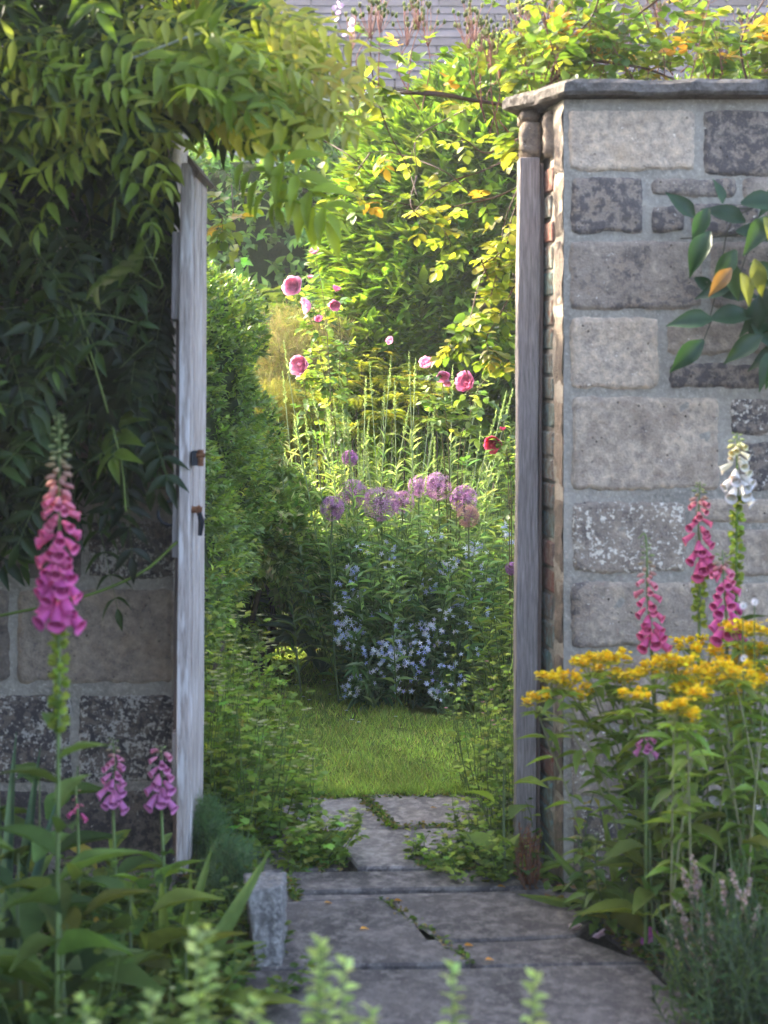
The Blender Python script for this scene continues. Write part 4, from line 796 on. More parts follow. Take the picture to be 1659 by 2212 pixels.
# ============================================================ VINE on the right wall
vn = thing('vine', 'trailing vine with large dark green leaves hanging on the right wall', 'climber', (1.25, 4.9, 0)); lf = MB(); st = MB()
V1 = [(.018, .045, .015), (.025, .06, .018)]; V2 = [(.09, .16, .02), (.30, .17, .03), (.12, .15, .02)]
for x, y, dx, dz, L, Y, c in [(1530, 450, -.5, -1, .10, 4.8, 0), (1560, 440, -.2, 1, .07, 4.82, 0), (1535, 500, -.6, -1, .13, 4.78, 0), (1600, 440, 1, .1, .13, 4.8, 0), (1500, 470, -.5, .5, .10, 4.85, 0), (1560, 560, .5, -1, .12, 4.8, 1), (1590, 540, -.6, -.9, .11, 4.75, 1), (1620, 570, .8, -.4, .10, 4.75, 1), (1590, 500, 1, -.1, .12, 4.8, 0),
                              (1600, 590, .4, -1, .09, 4.7, 2), (1580, 580, -.8, -.9, .09, 4.7, 3), (1630, 560, .2, -1, .1, 4.7, 2), (1580, 620, -.9, -.2, .10, 4.85, 0), (1540, 690, -1, -.02, .12, 4.8, 0), (1535, 690, 1, .2, .13, 4.84, 0), (1520, 735, -.9, -.8, .12, 4.8, 0), (1650, 470, .5, -.9, .12, 4.7, 2), (1560, 640, .9, .1, .1, 4.86, 0), (1500, 600, .9, -.6, .08, 4.9, 0), (1610, 480, -.7, .3, .12, 4.85, 0), (1640, 640, -.2, -1, .12, 4.85, 0), (1620, 690, .6, -.6, .12, 4.86, 0)]:
    col = [(.018, .048, .018), (.028, .066, .022), (.11, .13, .02), (.16, .09, .025)][c]
    lf.inst(T_BIG, at(x, y, Y)[None], np.array([[dx, -.12, dz]]), np.array([[rng.normal(0, .25), -1, .45]]), L*1.0, L*.46, np.array([col])*(1+rng.normal(0, .1)))
for k in range(60):
    x = rng.uniform(1640, 1950); y = rng.uniform(380, 760); lf.inst(T_BIG, at(x, y, rng.uniform(4.7, 4.95))[None], np.array([[rng.normal(0, 1), -.3, -.7]]), np.array([[rng.normal(0, .3), -1, .5]]), .12, .055, pal(1, V1, .2))
for pts in [[(1500, 470), (1560, 445), (1620, 450), (1720, 420)], [(1530, 700), (1545, 640), (1560, 560), (1580, 480), (1640, 440)], [(1520, 735), (1538, 690)], [(1470, 515), (1540, 512), (1600, 505)], [(1600, 590), (1620, 540), (1680, 500)]]:
    st.tubes(curve([at(x, y, 4.86) for x, y in pts], 14), .0022, (.10, .09, .06), 5)
st.tubes(curve([(1.25, 4.9, 0), (1.3, 4.93, .8), (1.15, 4.9, 1.5), (1.2, 4.88, 1.95)], 16), .008, (.10, .08, .06), 6)
st.build('stems', 'stem', vn); lf.build('leaves', 'gloss', vn)
# ============================================================ FOXGLOVES
def bell_mesh(name, cout, cin, seed):
    rg = np.random.default_rng(seed); m = MB(); prof = [(0, .05), (.06, .10), (.2, .155), (.45, .20), (.7, .235), (.88, .245), (.97, .29), (1.0, .345)]; k = 14; a = np.arange(k)/k*2*np.pi; V = []; C = []
    for i, (y, r) in enumerate(prof):
        for b in a:
            lip = .10*max(0, -math.sin(b))*(y**4)+(.02*math.cos(b*4) if i > 5 else 0); V.append((math.cos(b)*r, y+lip, math.sin(b)*r*.92-.10*y*y))
            e = max(0, (y-.9)/.1); C.append(np.array(cout)*(1-e)+np.minimum(np.array(cout)*1.2+.10, .95)*e)
    for i, (y, r) in enumerate([(.985, .33), (.9, .225), (.55, .16), (.25, .05)]):
        for b in a: V.append((math.cos(b)*r, y, math.sin(b)*r*.92-.10*y*y)); C.append(np.array(cout)*.9+.05 if i == 0 else np.array(cin))
    n = len(V)//k; Q = [(i*k+j, i*k+(j+1) % k, (i+1)*k+(j+1) % k, (i+1)*k+j) for i in range(n-1) for j in range(k)]
    m.add(V, Q, None, np.array(C)); th = np.arange(5)*1.2566
    m.inst(T_SMALL, np.zeros((5, 3)), np.stack([np.cos(th)*.5, np.full(5, .9), np.sin(th)*.5], 1), np.stack([np.cos(th), np.zeros(5), np.sin(th)], 1), .24, .12, (.12, .18, .06))
    o = m.build(name, 'petal'); me = o.data; bpy.data.objects.remove(o); return me
BELL = {}
def bells(kind):
    if kind not in BELL:
        P_ = {'magenta': [((.74, .13, .40), (.44, .05, .19)), ((.78, .16, .36), (.46, .06, .18)), ((.82, .24, .36), (.5, .1, .2))], 'pink': [((.76, .14, .32), (.44, .05, .15)), ((.80, .17, .30), (.46, .06, .16)), ((.82, .26, .32), (.5, .12, .17))],
              'orchid': [((.74, .26, .52), (.44, .12, .30)), ((.76, .28, .48), (.46, .12, .26)), ((.80, .32, .44), (.5, .14, .22))], 'white': [((.80, .80, .74), (.60, .60, .46)), ((.80, .79, .62), (.6, .58, .35)), ((.78, .76, .42), (.6, .55, .2))]}[kind]
        BELL[kind] = [bell_mesh('bell', a, b, i) for i, (a, b) in enumerate(P_)]
    return BELL[kind]
def foxglove(label, x, ytop, ybot, Y, kind, size=.046, nb=30, nbud=16, nose=0, lean=0., base_leaves=8, fat=1.0, podlen=0, leafL=.20, bud=.30, face=1.0, budcol=None, xb=None, hook=0):
    """flower head between ytop and ybot (display px)"""
    top = at(x, ytop, Y); bot = at(x-lean, ybot, Y); b0 = np.array([at(x if xb is None else xb, 0, Y)[0], Y, 0.])
    t = thing('foxglove', label, 'foxglove', b0, 'foxgloves'); s = MB()
    P = curve([b0, (b0*.6+bot*.4)+np.array([rng.normal(0, .008), 0, 0]), bot, (bot+top)/2+np.array([rng.normal(0, .003), 0, 0]), top]+([top+np.array([-.02, 0, -.004])] if hook else []), 30)
    s.tubes(P, np.linspace(.0062, .0015, 30), (.16, .22, .07) if kind != 'white' else (.17, .25, .06), 7); s.build('stem', 'stem', t)
    zs = P[:, 2]; hl = top[2]-bot[2]
    def sp(z): i = min(28, max(0, int(np.searchsorted(zs[:29], z)-1))); f = (z-zs[i])/max(1e-5, zs[i+1]-zs[i]); return P[i]*(1-f)+P[i+1]*f
    me = bells(kind)
    for k in range(nb):
        u = (k+.5)/nb; z = bot[2]+hl*(1-bud)*u; c = sp(z+.012); az = k*2.39996*1.0+rng.normal(0, .15); h = np.array([math.cos(az), -abs(math.sin(az))*face if math.sin(az) > -.2 and rng.random() < .8 else math.sin(az), 0.])
        h = nrm(h+np.array([0, -.35, 0])); sc = size*(1.05-.55*u**1.1)*rng.uniform(.9, 1.08)*fat; dr = -.72+.45*u+rng.normal(0, .1)
        d = nrm(h*math.cos(dr)+UP*math.sin(dr)); o = link('flower_bell', me[0 if u < .45 else 1 if u < .8 else 2], t); zax = nrm(UP-d*np.dot(UP, d)+h*.01); xax = np.cross(d, zax)
        mt = Matrix(((xax[0], d[0], zax[0], 0), (xax[1], d[1], zax[1], 0), (xax[2], d[2], zax[2], 0), (0, 0, 0, 1))); mt = Matrix.Translation(Vector(c+h*.010-b0)) @ mt @ Matrix.Diagonal((sc*1.04, sc, sc*1.04, 1)); o.matrix_basis = mt
    bm_ = MB()
    for k in range(nbud):
        u = (k+.5)/nbud; z = bot[2]+hl*((1-bud)+bud*u*.98); c = sp(z); az = k*2.39996; h = nrm(np.array([math.cos(az), math.sin(az), 0.])); sc = size*(.62-.45*u)*fat; d = nrm(h+UP*(-.6+1.0*u))
        bc = budcol or {'magenta': (.75, .25, .33), 'pink': (.72, .24, .30), 'orchid': (.72, .30, .38), 'white': (.70, .68, .30)}[kind]; gcol = np.array([.26, .33, .12]); col = np.array(bc)*(1-min(1, u*1.7))+gcol*min(1, u*1.7)
        U, V = np.meshgrid(np.linspace(0, 1, 6), np.linspace(0, 2*np.pi, 7), indexing='ij'); r = .26*np.sin(np.clip(U, .02, .98)*np.pi)**.7*(1-.15*U); xa = nrm(np.cross(d, UP+.01)); ya = np.cross(d, xa)
        G = c+h*.006+(U[..., None]*d+r[..., None]*(np.cos(V)[..., None]*xa+np.sin(V)[..., None]*ya))*sc; grid_solid(bm_, 6, 7, G, col)
        bm_.inst(T_SMALL, (c+h*.004)[None], (d*1.2+h*.6)[None], np.array([UP]), sc*.9, sc*.3, (.2, .27, .09))
    bm_.build('buds', 'petal', t)
    if podlen:
        pd = MB(); 
        for k in range(podlen):
            z = bot[2]-.012-k*.0095; c = sp(z); az = k*2.39996; h = np.array([math.cos(az), math.sin(az), 0.]); d = nrm(h+UP*.35)
            pd.inst(T_CUP, np.repeat(c[None]+h*.004, 4, 0), d+rdir(4)*.45, rdir(4), .017, .014, pal(4, [(.16, .24, .04), (.22, .29, .05)], .15)); pd.inst(T_SMALL, c[None], d[None], UP[None], .022, .008, (.16, .22, .06))
        pd.build('seed_pods', 'matte', t)
    lv = MB(); 
    if base_leaves:
        n = base_leaves*2; a = np.arange(n)*2.39996; u = np.linspace(0, 1, n); z = .02+u*max(.05, (bot[2]-.08))*.85; pos = np.array([sp(q) for q in z]); d = np.stack([np.cos(a), np.sin(a), .45+.3*u], 1)
        lv.inst(T_BIG, pos, d, upj(n, .2), leafL*(1.15-.85*u), leafL*.36*(1.1-.8*u), pal(n, [(.09, .15, .04), (.12, .19, .05), (.07, .12, .035)], .15)); lv.build('leaves', 'matte', t)
    return t
foxglove('tallest deep magenta foxglove close to the camera on the left', 128, 892, 1330, 3.6, 'magenta', .051, 34, 40, podlen=24, lean=0, leafL=.26, bud=.44, xb=125)
foxglove('short pale magenta foxglove before the left wall, left of the pair', 244, 1595, 1735, 4.35, 'orchid', .036, 17, 10, base_leaves=6)
foxglove('short mauve foxglove with hanging bells right beside the gate stile', 348, 1612, 1735, 4.35, 'orchid', .040, 15, 5, base_leaves=6, bud=.12)
foxglove('tiny budding foxglove with three coral buds by the left wall', 168, 1655, 1770, 4.3, 'pink', .022, 4, 9, base_leaves=4, bud=.75)
foxglove('slender rose pink foxglove with curled green tip before the right wall', 1395, 1160, 1395, 4.55, 'pink', .043, 18, 22, bud=.42, hook=1, xb=1420, lean=-12, base_leaves=9)
foxglove('upright bright pink foxglove in the middle of the right-hand group', 1512, 1040, 1235, 4.65, 'pink', .044, 19, 16, bud=.25, podlen=14, xb=1500, base_leaves=8)
foxglove('magenta purple foxglove just right of the upright pink one', 1560, 1190, 1370, 4.55, 'magenta', .049, 20, 12, bud=.22, lean=-10, xb=1590)
foxglove('tall cream white foxglove at the right edge of the wall', 1592, 935, 1070, 4.6, 'white', .045, 17, 10, bud=.22, podlen=26, xb=1600)
foxglove('small foxglove low in the right bed with pale pink buds', 1395, 1560, 1630, 4.4, 'orchid', .028, 7, 12, bud=.5, base_leaves=3)
# ============================================================ EUPHORBIA
def euph(label, spots, Y, base, r_=.035):
    b0 = np.array([at(base, 0, Y)[0], Y, 0.]); t = thing('euphorbia', label, 'spurge', b0, 'orange-yellow spurges'); s = MB(); lf = MB()
    for (x, y) in spots:
        c = at(x, y+rng.normal(4, 13), Y+rng.normal(0, .10)); bb = b0+np.array([rng.normal(0, .07), rng.normal(0, .05), 0]); P = curve([bb, bb*.55+c*.45+np.array([0, 0, .02]), c-np.array([0, 0, .055])], 14); s.tubes(P, np.linspace(.004, .0022, 14), (.26, .25, .12), 6)
        p, d, tt = along(P[None], 19, .25, .97, .2); lf.inst(T_OVAL, p, d+np.array([0, 0, -.15]), upj(len(p), .2), .085*(.6+.5*tt), .026, pal(len(p), [(.11, .18, .03), (.14, .22, .035)], .15))
        tip = P[-1]; k = 5; a = np.arange(k)*2*np.pi/k+rng.random(); e = tip+np.stack([np.cos(a)*r_, np.sin(a)*r_, np.full(k, .040)+rng.normal(0, .006, k)], 1); s.tubes(stems(np.repeat(tip[None], k, 0), e, .004, 4), .0014, (.3, .32, .08), 4)
        lf.inst(T_LANCE, np.repeat(tip[None], 7, 0), np.stack([np.cos(np.arange(7)*.9), np.sin(np.arange(7)*.9), np.full(7, .15)], 1), upj(7, .1), .05, .016, pal(7, [(.20, .30, .04)], .1))
        f = MB()
        for q in e:
            m = 28; pq = q+np.stack([rng.normal(0, .0062, m), rng.normal(0, .0062, m), rng.normal(.005, .0045, m)], 1); f.inst(T_ROUND, pq, rdir(m)*np.array([1, 1, .3])+UP*.25, upj(m, .45), .0115, .0115, pal(m, [(.92, .60, .01), (.95, .72, .02), (.78, .60, .02)], .12))
            f.inst(T_ROUND, np.repeat(q[None]-np.array([0, 0, .007]), 4, 0), np.stack([np.cos(np.arange(4)*1.57), np.sin(np.arange(4)*1.57), np.full(4, .1)], 1), upj(4, .1), .02, .018, (.42, .42, .04))
        f.build('flower_cluster', 'petal', t)
    s.build('stems', 'stem', t); lf.build('leaves', 'leaf', t)
euph('spurge nearest the gate post with orange-yellow flower heads reaching left', [(1162, 1478), (1195, 1460), (1222, 1445), (1250, 1462), (1275, 1440)], 4.6, 1395, .030)
euph('spurge with yellow heads in front of the jamb, second from the gate post', [(1270, 1408), (1300, 1420), (1330, 1405), (1356, 1420), (1345, 1440), (1370, 1485)], 4.65, 1410, .030)
euph('spurge with yellow heads under the magenta foxglove', [(1415, 1425), (1440, 1410), (1465, 1425), (1490, 1400), (1480, 1440), (1530, 1380)], 4.5, 1470, .034)
euph('low spurge with four round heads in the front of the right bed', [(1455, 1508), (1485, 1512), (1475, 1490), (1510, 1498)], 4.25, 1520, .018)
euph('broad spurge massed with golden heads at the right edge', [(1535, 1440), (1560, 1450), (1590, 1430), (1620, 1390), (1650, 1410), (1600, 1350), (1640, 1350), (1570, 1475), (1615, 1450), (1650, 1460), (1625, 1370), (1590, 1400), (1700, 1430), (1700, 1350)], 4.4, 1610, .038)
for j, (x, y, Y, h, lab) in enumerate([(1330, 0, 4.62, .50, 'green leafy clump at the foot of the right jamb'), (1440, 0, 4.5, .48, 'green leafy clump in the middle of the right bed'), (1560, 0, 4.55, .62, 'tall green leafy clump under the golden spurges'), (1640, 0, 4.4, .66, 'dense green clump at the right edge of the bed'), (1600, 0, 4.2, .40, 'low green clump in front of the golden spurges')]):
    stem_plant('bedding_plant', lab, 'plant', at(x, 0, Y)[:2], 7, .11, h*.62, 16, T_OVAL, .10, .36, [(.06, .11, .022), (.08, .14, .025), (.04, .08, .02), (.14, .15, .03)], group='green plants in the right bed', w=[4, 3, 4, 1], ang=.12, uj=.25, scol=(.09, .13, .04))
# mullein-like broad leaves
def broad(label, x, Y, n, h, L, cols, wf=.40, w=None, name='broad_leaf_plant', group='broad-leaved plants', r=.03, tpl=T_BIG, mat='matte', upz=(.15, .9)):
    c = np.array([at(x, 0, Y)[0], Y, 0.]); t = thing(name, label, 'plant', c, group); lf = MB(); s = MB(); a = np.arange(n)*2.39996; u = np.linspace(0, 1, n)
    pos = c+np.stack([np.cos(a)*r, np.sin(a)*r, .02+u*h], 1); d = np.stack([np.cos(a), np.sin(a), rng.uniform(upz[0], upz[1], n)], 1); Ls = L*(1.1-.5*u)*rng.uniform(.8, 1.1, n)
    lf.inst(tpl, pos, d, upj(n, .2), Ls, Ls*wf, pal(n, cols, .15, w)); s.tubes(stems(c[None], (c+np.array([rng.normal(0, .02), 0, h*.98+.02]))[None], .01), np.linspace(.006, .0018, 7), (.15, .19, .08), 7); s.build('stem', 'stem', t); lf.build('leaves', mat, t); return t
DG = [(.065, .12, .035), (.09, .145, .04), (.05, .095, .032)]; OL = [(.115, .155, .032), (.14, .17, .036), (.085, .125, .028)]
broad('olive broad-leaved plant at the front of the right bed with orange lower leaves', 1420, 4.38, 15, .30, .19, OL+[(.26, .13, .03)], w=[4, 3, 4, .8])
broad('dark broad-leaved plant right of the olive one', 1510, 4.45, 14, .42, .18, DG); broad('broad green leaves rising beneath the spurge at the right edge', 1590, 4.3, 14, .38, .17, OL)
broad('big dark green foxglove rosette in the near left corner', 60, 3.75, 13, .42, .26, DG); broad('olive foxglove rosette at the foot of the tallest foxglove', 150, 3.62, 11, .40, .24, OL); broad('leafy rosette between the tallest foxglove and the gate', 300, 3.95, 11, .28, .22, DG+OL)
broad('rosette with arching leaves left of the stone block', 400, 3.9, 14, .16, .20, OL); broad('dark rosette against the left wall', 90, 4.4, 16, .42, .22, DG); broad('low rosette at the foot of the left wall', 230, 4.5, 12, .20, .18, OL+[(.3, .25, .05)])
broad('light green rosette in the shade right of the near foxglove', 330, 4.25, 14, .22, .16, [(.13, .22, .03), (.16, .25, .04)])
# iris blades
def blades(label, x, Y, specs, cols, name='iris'):
    c = np.array([at(x, 0, Y)[0], Y, 0.]); t = thing(name, label, 'iris', c, 'strap-leaved plants'); lf = MB()
    for (dx, dz, L, w_, tw) in specs: lf.inst(T_STRAP, (c+np.array([rng.normal(0, .02), rng.normal(0, .02), .01]))[None], np.array([[dx, -.08, dz]]), np.array([[tw, -1, .2]]), L, w_, pal(1, cols, .1))
    lf.build('leaves', 'matte', t)
blades('iris fan with two broad sword leaves beside the stone block', 370, 4.05, [(.62, 1, .40, .042, .1), (.25, 1.0, .36, .034, 0), (.12, 1, .30, .03, .2), (-.1, 1, .30, .03, 0), (.42, 1, .22, .03, -.1), (-.4, .9, .26, .03, .1), (.9, .55, .22, .03, .1)], [(.13, .21, .06), (.16, .24, .05)])
blades('blue-green iris fan at the far left by the wall', 25, 4.3, [(0, 1, .55, .03, 0), (.12, 1, .5, .03, .1), (-.1, 1, .52, .03, 0), (.25, 1, .42, .028, .1), (-.3, 1, .4, .03, 0)], [(.07, .13, .09), (.09, .15, .09)])
blades('arching strap leaves spilling onto the path below the jamb', 1340, 4.7, [(-.5, .6, .26, .028, 0), (.6, .5, .24, .028, 0), (-.9, .16, .24, .03, 0), (.2, .6, .2, .025, 0), (-.1, .6, .28, .026, 0)], [(.10, .17, .05), (.13, .20, .05)])
# stone edging block
sb = MB(); a = at(546, 1939, 4.30); Yb = 4.27
V = [(-.300, Yb, 0), (-.243, Yb, 0), (-.24, Yb+.17, 0), (-.33, Yb+.17, 0), (-.328, Yb+.02, .195), (-.2395, Yb+.015, .205), (-.242, Yb+.17, .200), (-.345, Yb+.17, .195)]
sb.add(V, [(0,3,2,1),(4,5,6,7),(0,1,5,4),(1,2,6,5),(2,3,7,6),(3,0,4,7)], None)
o = sb.build('edging_stone', 'block', smooth=False); tag(o, 'upright rough grey stone block edging the path on the left', 'stone'); soften(o, .006, 2)
sd2 = o.modifiers.new('sub', 'SUBSURF'); sd2.subdivision_type = 'SIMPLE'; sd2.levels = sd2.render_levels = 4
tx = bpy.data.textures.new('rough', 'CLOUDS'); tx.noise_scale = .025; dm = o.modifiers.new('disp', 'DISPLACE'); dm.texture = tx; dm.strength = .012; dm.mid_level = .5
# feverfew/greater celandine mass behind the gate
FV = [(.18, .28, .06), (.22, .32, .065), (.13, .21, .05), (.28, .37, .08)]
def lobed(name, label, x, Y, n, r, h, L, cols, fl=0, group=None, fcol=(.55, .55, .25), dens=16, fs=.008, lean=(0, 0)):
    c = at(x, 0, Y)[:2]; t, P = stem_plant(name, label, 'plant', c, n, r, h, 2, T_SMALL, .02, .4, cols, group=group, sr=.0024, scol=(.14, .20, .05), lean=lean, bow=.04)
    lf = MB(); p, d, tt = along(P, dens, .08, 1.0, .35); k = 5; m = len(p)
    side = nrm(np.cross(d, upj(m, .25))); q = pal(m, cols, .2)
    for j in range(k):                                    # five lobes of a divided leaf
        a_ = (j-2)*.75; dd = d*math.cos(a_)+side*math.sin(a_); s = L*(1-.45*tt)*(1.1-.18*abs(j-2)); lf.inst(T_ROUND, p+d*L*.35, dd, upj(m, .25), s*.62, s*.40, q)
    lf.build('divided_leaves', 'matte', t)
    if fl:
        f = MB(); i = rng.choice(len(P), fl); c_ = P[i, -1]+rng.normal(0, .012, (fl, 3))
        for j in range(fl): f.inst(T_ROUND, np.repeat(c_[j][None], 6, 0), np.stack([np.cos(np.arange(6)*1.05), np.sin(np.arange(6)*1.05), np.full(6, .4)], 1), upj(6, .1), fs, fs*.8, pal(6, [fcol], .08))
        f.build('flowers', 'petal', t)
    return t
for x, Y, n, h, lab in [(470, 5.55, 34, .66, 'tall leafy feverfew just behind the gate bottom with tiny yellow buds'), (505, 5.75, 34, .52, 'feverfew clump spilling toward the lawn'), (505, 5.3, 30, .44, 'feverfew clump nearest the paving behind the gate'), (556, 6.0, 18, .26, 'rightmost feverfew clump fringing the lawn'), (450, 5.3, 22, .52, 'feverfew squeezed against the gate'), (570, 5.45, 20, .26, 'low feverfew seedlings beside the stepping stones'), (640, 5.2, 14, .14, 'small sprawling weed on the edge of the paving')]:
    lobed('feverfew', lab, x, Y, n, .11, h, .064, FV, fl=44, fs=.012, group='feverfew clumps')
for x, Y, n, h, lab in [(1075, 5.75, 20, .60, 'light green leafy plant growing left of the right gate post'), (1095, 5.45, 14, .48, 'thin-stemmed leafy plant touching the right gate post'), (1050, 6.0, 14, .38, 'wispy plant on the right edge of the lawn'), (1085, 5.25, 16, .20, 'low creeping plant on the paving by the post'), (960, 5.2, 12, .06, 'flat mat of weeds over the paving joint'), (1030, 5.15, 16, .10, 'creeping weeds spilling over the flagstones'), (1075, 5.05, 12, .14, 'yellow-green sprig at the threshold by the post')]:
    lobed('leafy_weed', lab, x, Y, n, .10 if h > .15 else .09, h, .045, FV+[(.07, .12, .03)], fl=6 if h > .3 else 0, group='leafy plants by the right post', fcol=(.6, .25, .3), dens=13)
broad('large-leaved sprig hanging over the paving by the post', 1090, 5.0, 7, .32, .14, [(.14, .22, .04), (.10, .17, .04)], wf=.5)
broad('coarse crinkled leaves at the foot of the right post', 1125, 4.98, 7, .08, .12, DG, wf=.6)
# dried spike at the post foot
t, P = stem_plant('dried_sprig', 'small dried reddish brown sprig standing at the foot of the right post', 'plant', at(1145, 0, 4.93)[:2], 16, .02, .19, 26, T_SMALL, .022, .25, [(.22, .10, .06), (.16, .08, .05)], 'matte', scol=(.2, .1, .06), ang=1.0)
# ferny dark plant beside the block
feather('love_in_a_mist', 'dark feathery blue-green plant behind the stone block', 'plant', at(500, 1900, 4.6), (.07, .09, .10), 900, .04, [(.08, .15, .08), (.10, .17, .08)])
feather('love_in_a_mist', 'soft feathery tuft at the gate foot', 'plant', at(450, 1800, 4.75), (.05, .07, .10), 600, .035, [(.08, .15, .07), (.10, .18, .07)])
for x, Y, n, h, lab in [(200, 4.15, 26, .26, 'low green undergrowth in front of the left wall'), (330, 3.85, 26, .20, 'low undergrowth near the stone block'), (470, 4.15, 18, .10, 'dark ground plants under the stone block'), (80, 3.5, 26, .30, 'near undergrowth in the lower left corner'), (420, 4.5, 18, .20, 'undergrowth at the gate foot')]:
    lobed('undergrowth', lab, x, Y, n, .16, h, .05, [(.065, .12, .028), (.09, .15, .03), (.13, .18, .035)], group='undergrowth of the left bed', fl=3, dens=12)
# scabious blue flower low right
sc_ = thing('cornflower', 'violet-blue spiky flower low in the right bed against the wall', 'flower', (*at(1380, 0, 4.7)[:2], 0)); b_ = MB(); c = at(1382, 1788, 4.68); b_.tubes(np.array([np.array(sc_.location), c]), .002, (.1, .15, .05)); b_.build('stem', 'stem', sc_)
b_ = MB(); n = 90; d = nrm(rdir(n)*np.array([1, 1, .6])+UP*.5); b_.inst(T_STAR, c+d*.018, d, rdir(n), .030, .006, pal(n, [(.16, .15, .42), (.22, .2, .5)], .15)); b_.build('flower_head', 'petal', sc_)
# daisies near the spurge
for i, (x, y, lab) in enumerate([(1605, 1308, 'white daisy above the golden spurge, left one'), (1630, 1300, 'small white daisy right of its neighbour above the spurge'), (1607, 1422, 'single white flower among the golden spurge heads')]):
    c = at(x, y, 4.3); t = thing('daisy', lab, 'daisy', (c[0], 4.3, 0)); b_ = MB(); b_.tubes(np.array([np.array(t.location), c]), .0015, (.12, .18, .05)); b_.build('stem', 'stem', t)
    b_ = MB(); th = np.arange(12)*.5236; b_.inst(T_SMALL, np.repeat(c[None], 12, 0), np.stack([np.cos(th), np.full(12, -.3), np.sin(th)], 1), np.repeat([[0, -1, .3]], 12, 0), .011, .005, (.8, .8, .76)); b_.build('petals', 'petal', t)
# lavender with spent spikes
lv_ = thing('lavender', 'grey-green lavender with faded pinkish spikes in the lower right corner', 'lavender', (*at(1640, 0, 3.9)[:2], 0)); c0 = np.array(lv_.location)
n = 170; bs = c0+np.stack([rng.normal(0, .07, n), rng.normal(0, .07, n), np.zeros(n)], 1); tp = bs+np.stack([rng.normal(-.01, .045, n), rng.normal(0, .08, n), rng.uniform(.10, .30, n)], 1); P = stems(bs, tp, .02, 6)
s = MB(); s.tubes(P, .0013, (.08, .11, .05), 4); s.build('stems', 'stem', lv_); lf = MB(); p, d, tt = along(P, 16, .1, .95, .8); lf.inst(T_SMALL, p, d, rdir(len(p)), .035, .0035, pal(len(p), [(.06, .10, .05), (.08, .13, .05)], .2)); lf.build('leaves', 'matte', lv_)
f = MB(); q = 20
for (x, y) in [(1460, 1950), (1475, 1990), (1490, 2060), (1495, 1850), (1500, 1880), (1515, 2030), (1530, 1980), (1560, 1900), (1580, 1880), (1540, 2100), (1500, 2120), (1440, 1990), (1620, 1900), (1640, 1960), (1475, 1880), (1550, 2040)]:
    e = at(x, y, 3.95); P = stems((c0+np.array([rng.normal(-.04, .03), .05, 0]))[None], e[None], .02, 6); s2 = P
    f.tubes(P, .0013, (.16, .14, .09), 4); d = nrm(P[:, -1]-P[:, -2]); u = np.linspace(0, 1, 50); pos = e-d*u[:, None]*.07
    f.inst(T_SMALL, pos, rdir(50)+d*.5, rdir(50), .010, .006, pal(50, [(.34, .26, .26), (.26, .20, .18), (.42, .34, .34)], .15))
f.build('flower_spikes', 'matte', lv_)
stem_plant('bedding_plant', 'dark fine-leaved plant beside the lavender at the lower right', 'plant', at(1650, 0, 4.1)[:2], 30, .11, .34, 26, T_LANCE, .045, .10, [(.05, .09, .03), (.07, .12, .03)], 'matte', ang=.9)
# blurred leafy tips close to the camera
def fore(label, x, y, Y, n=3):
    c = at(x, y, Y); b0 = np.array([c[0], Y, 0.]); t = thing('catmint', label, 'plant', b0, 'pale green leafy tips close to the camera'); s = MB(); lf = MB()
    for k in range(n):
        e = c+(np.array([rng.normal(0, .045), rng.normal(0, .05), -abs(rng.normal(.05, .05))]) if k else 0); P = stems((b0+rng.normal(0, .02, 3)*np.array([1, 1, 0]))[None], e[None], .015, 9); s.tubes(P, np.linspace(.003, .0015, 9), (.20, .25, .10), 5)
        m = 64; u = np.linspace(.35, 1, m); i = np.minimum((u*8).astype(int), 7); f_ = (u*8-i)[:, None]; pos = P[0][i]*(1-f_)+P[0][i+1]*f_; a = np.repeat(np.arange(m//4), 4)*.785+np.tile(np.arange(4)*1.57, m//4); d = np.stack([np.cos(a), np.sin(a), .35+.6*(u > .95)], 1)
        lf.inst(T_OVAL, pos, d, upj(m, .3), .060*(1.2-.85*u), .030*(1.15-.65*u), pal(m, [(.30, .40, .13), (.36, .44, .17), (.24, .33, .11)], .15))
    s.build('stems', 'stem', t); lf.build('leaves', 'matte', t)
for x, y, Y, n, lab in [(425, 2015, 2.55, 2, 'tallest blurred pale green leafy tip left of the path'), (690, 2030, 2.55, 3, 'blurred leafy tips rising in front of the centre of the path'), (745, 2075, 2.5, 2, 'blurred leafy tip just right of the central ones'), (975, 2085, 2.6, 1, 'single slender blurred tip in front of the cracked paving'), (1155, 2105, 2.6, 1, 'rightmost short blurred leafy tip over the path'), (555, 2160, 2.45, 3, 'low blurred leafy tips between the two left clumps'), (180, 2160, 2.5, 3, 'blurred leafy tips in the bottom left corner'), (800, 2180, 2.45, 2, 'low blurred tip at the bottom centre'), (330, 2150, 2.5, 2, 'low blurred tip left of the tallest one')]:
    fore(lab, x, y, Y, n)
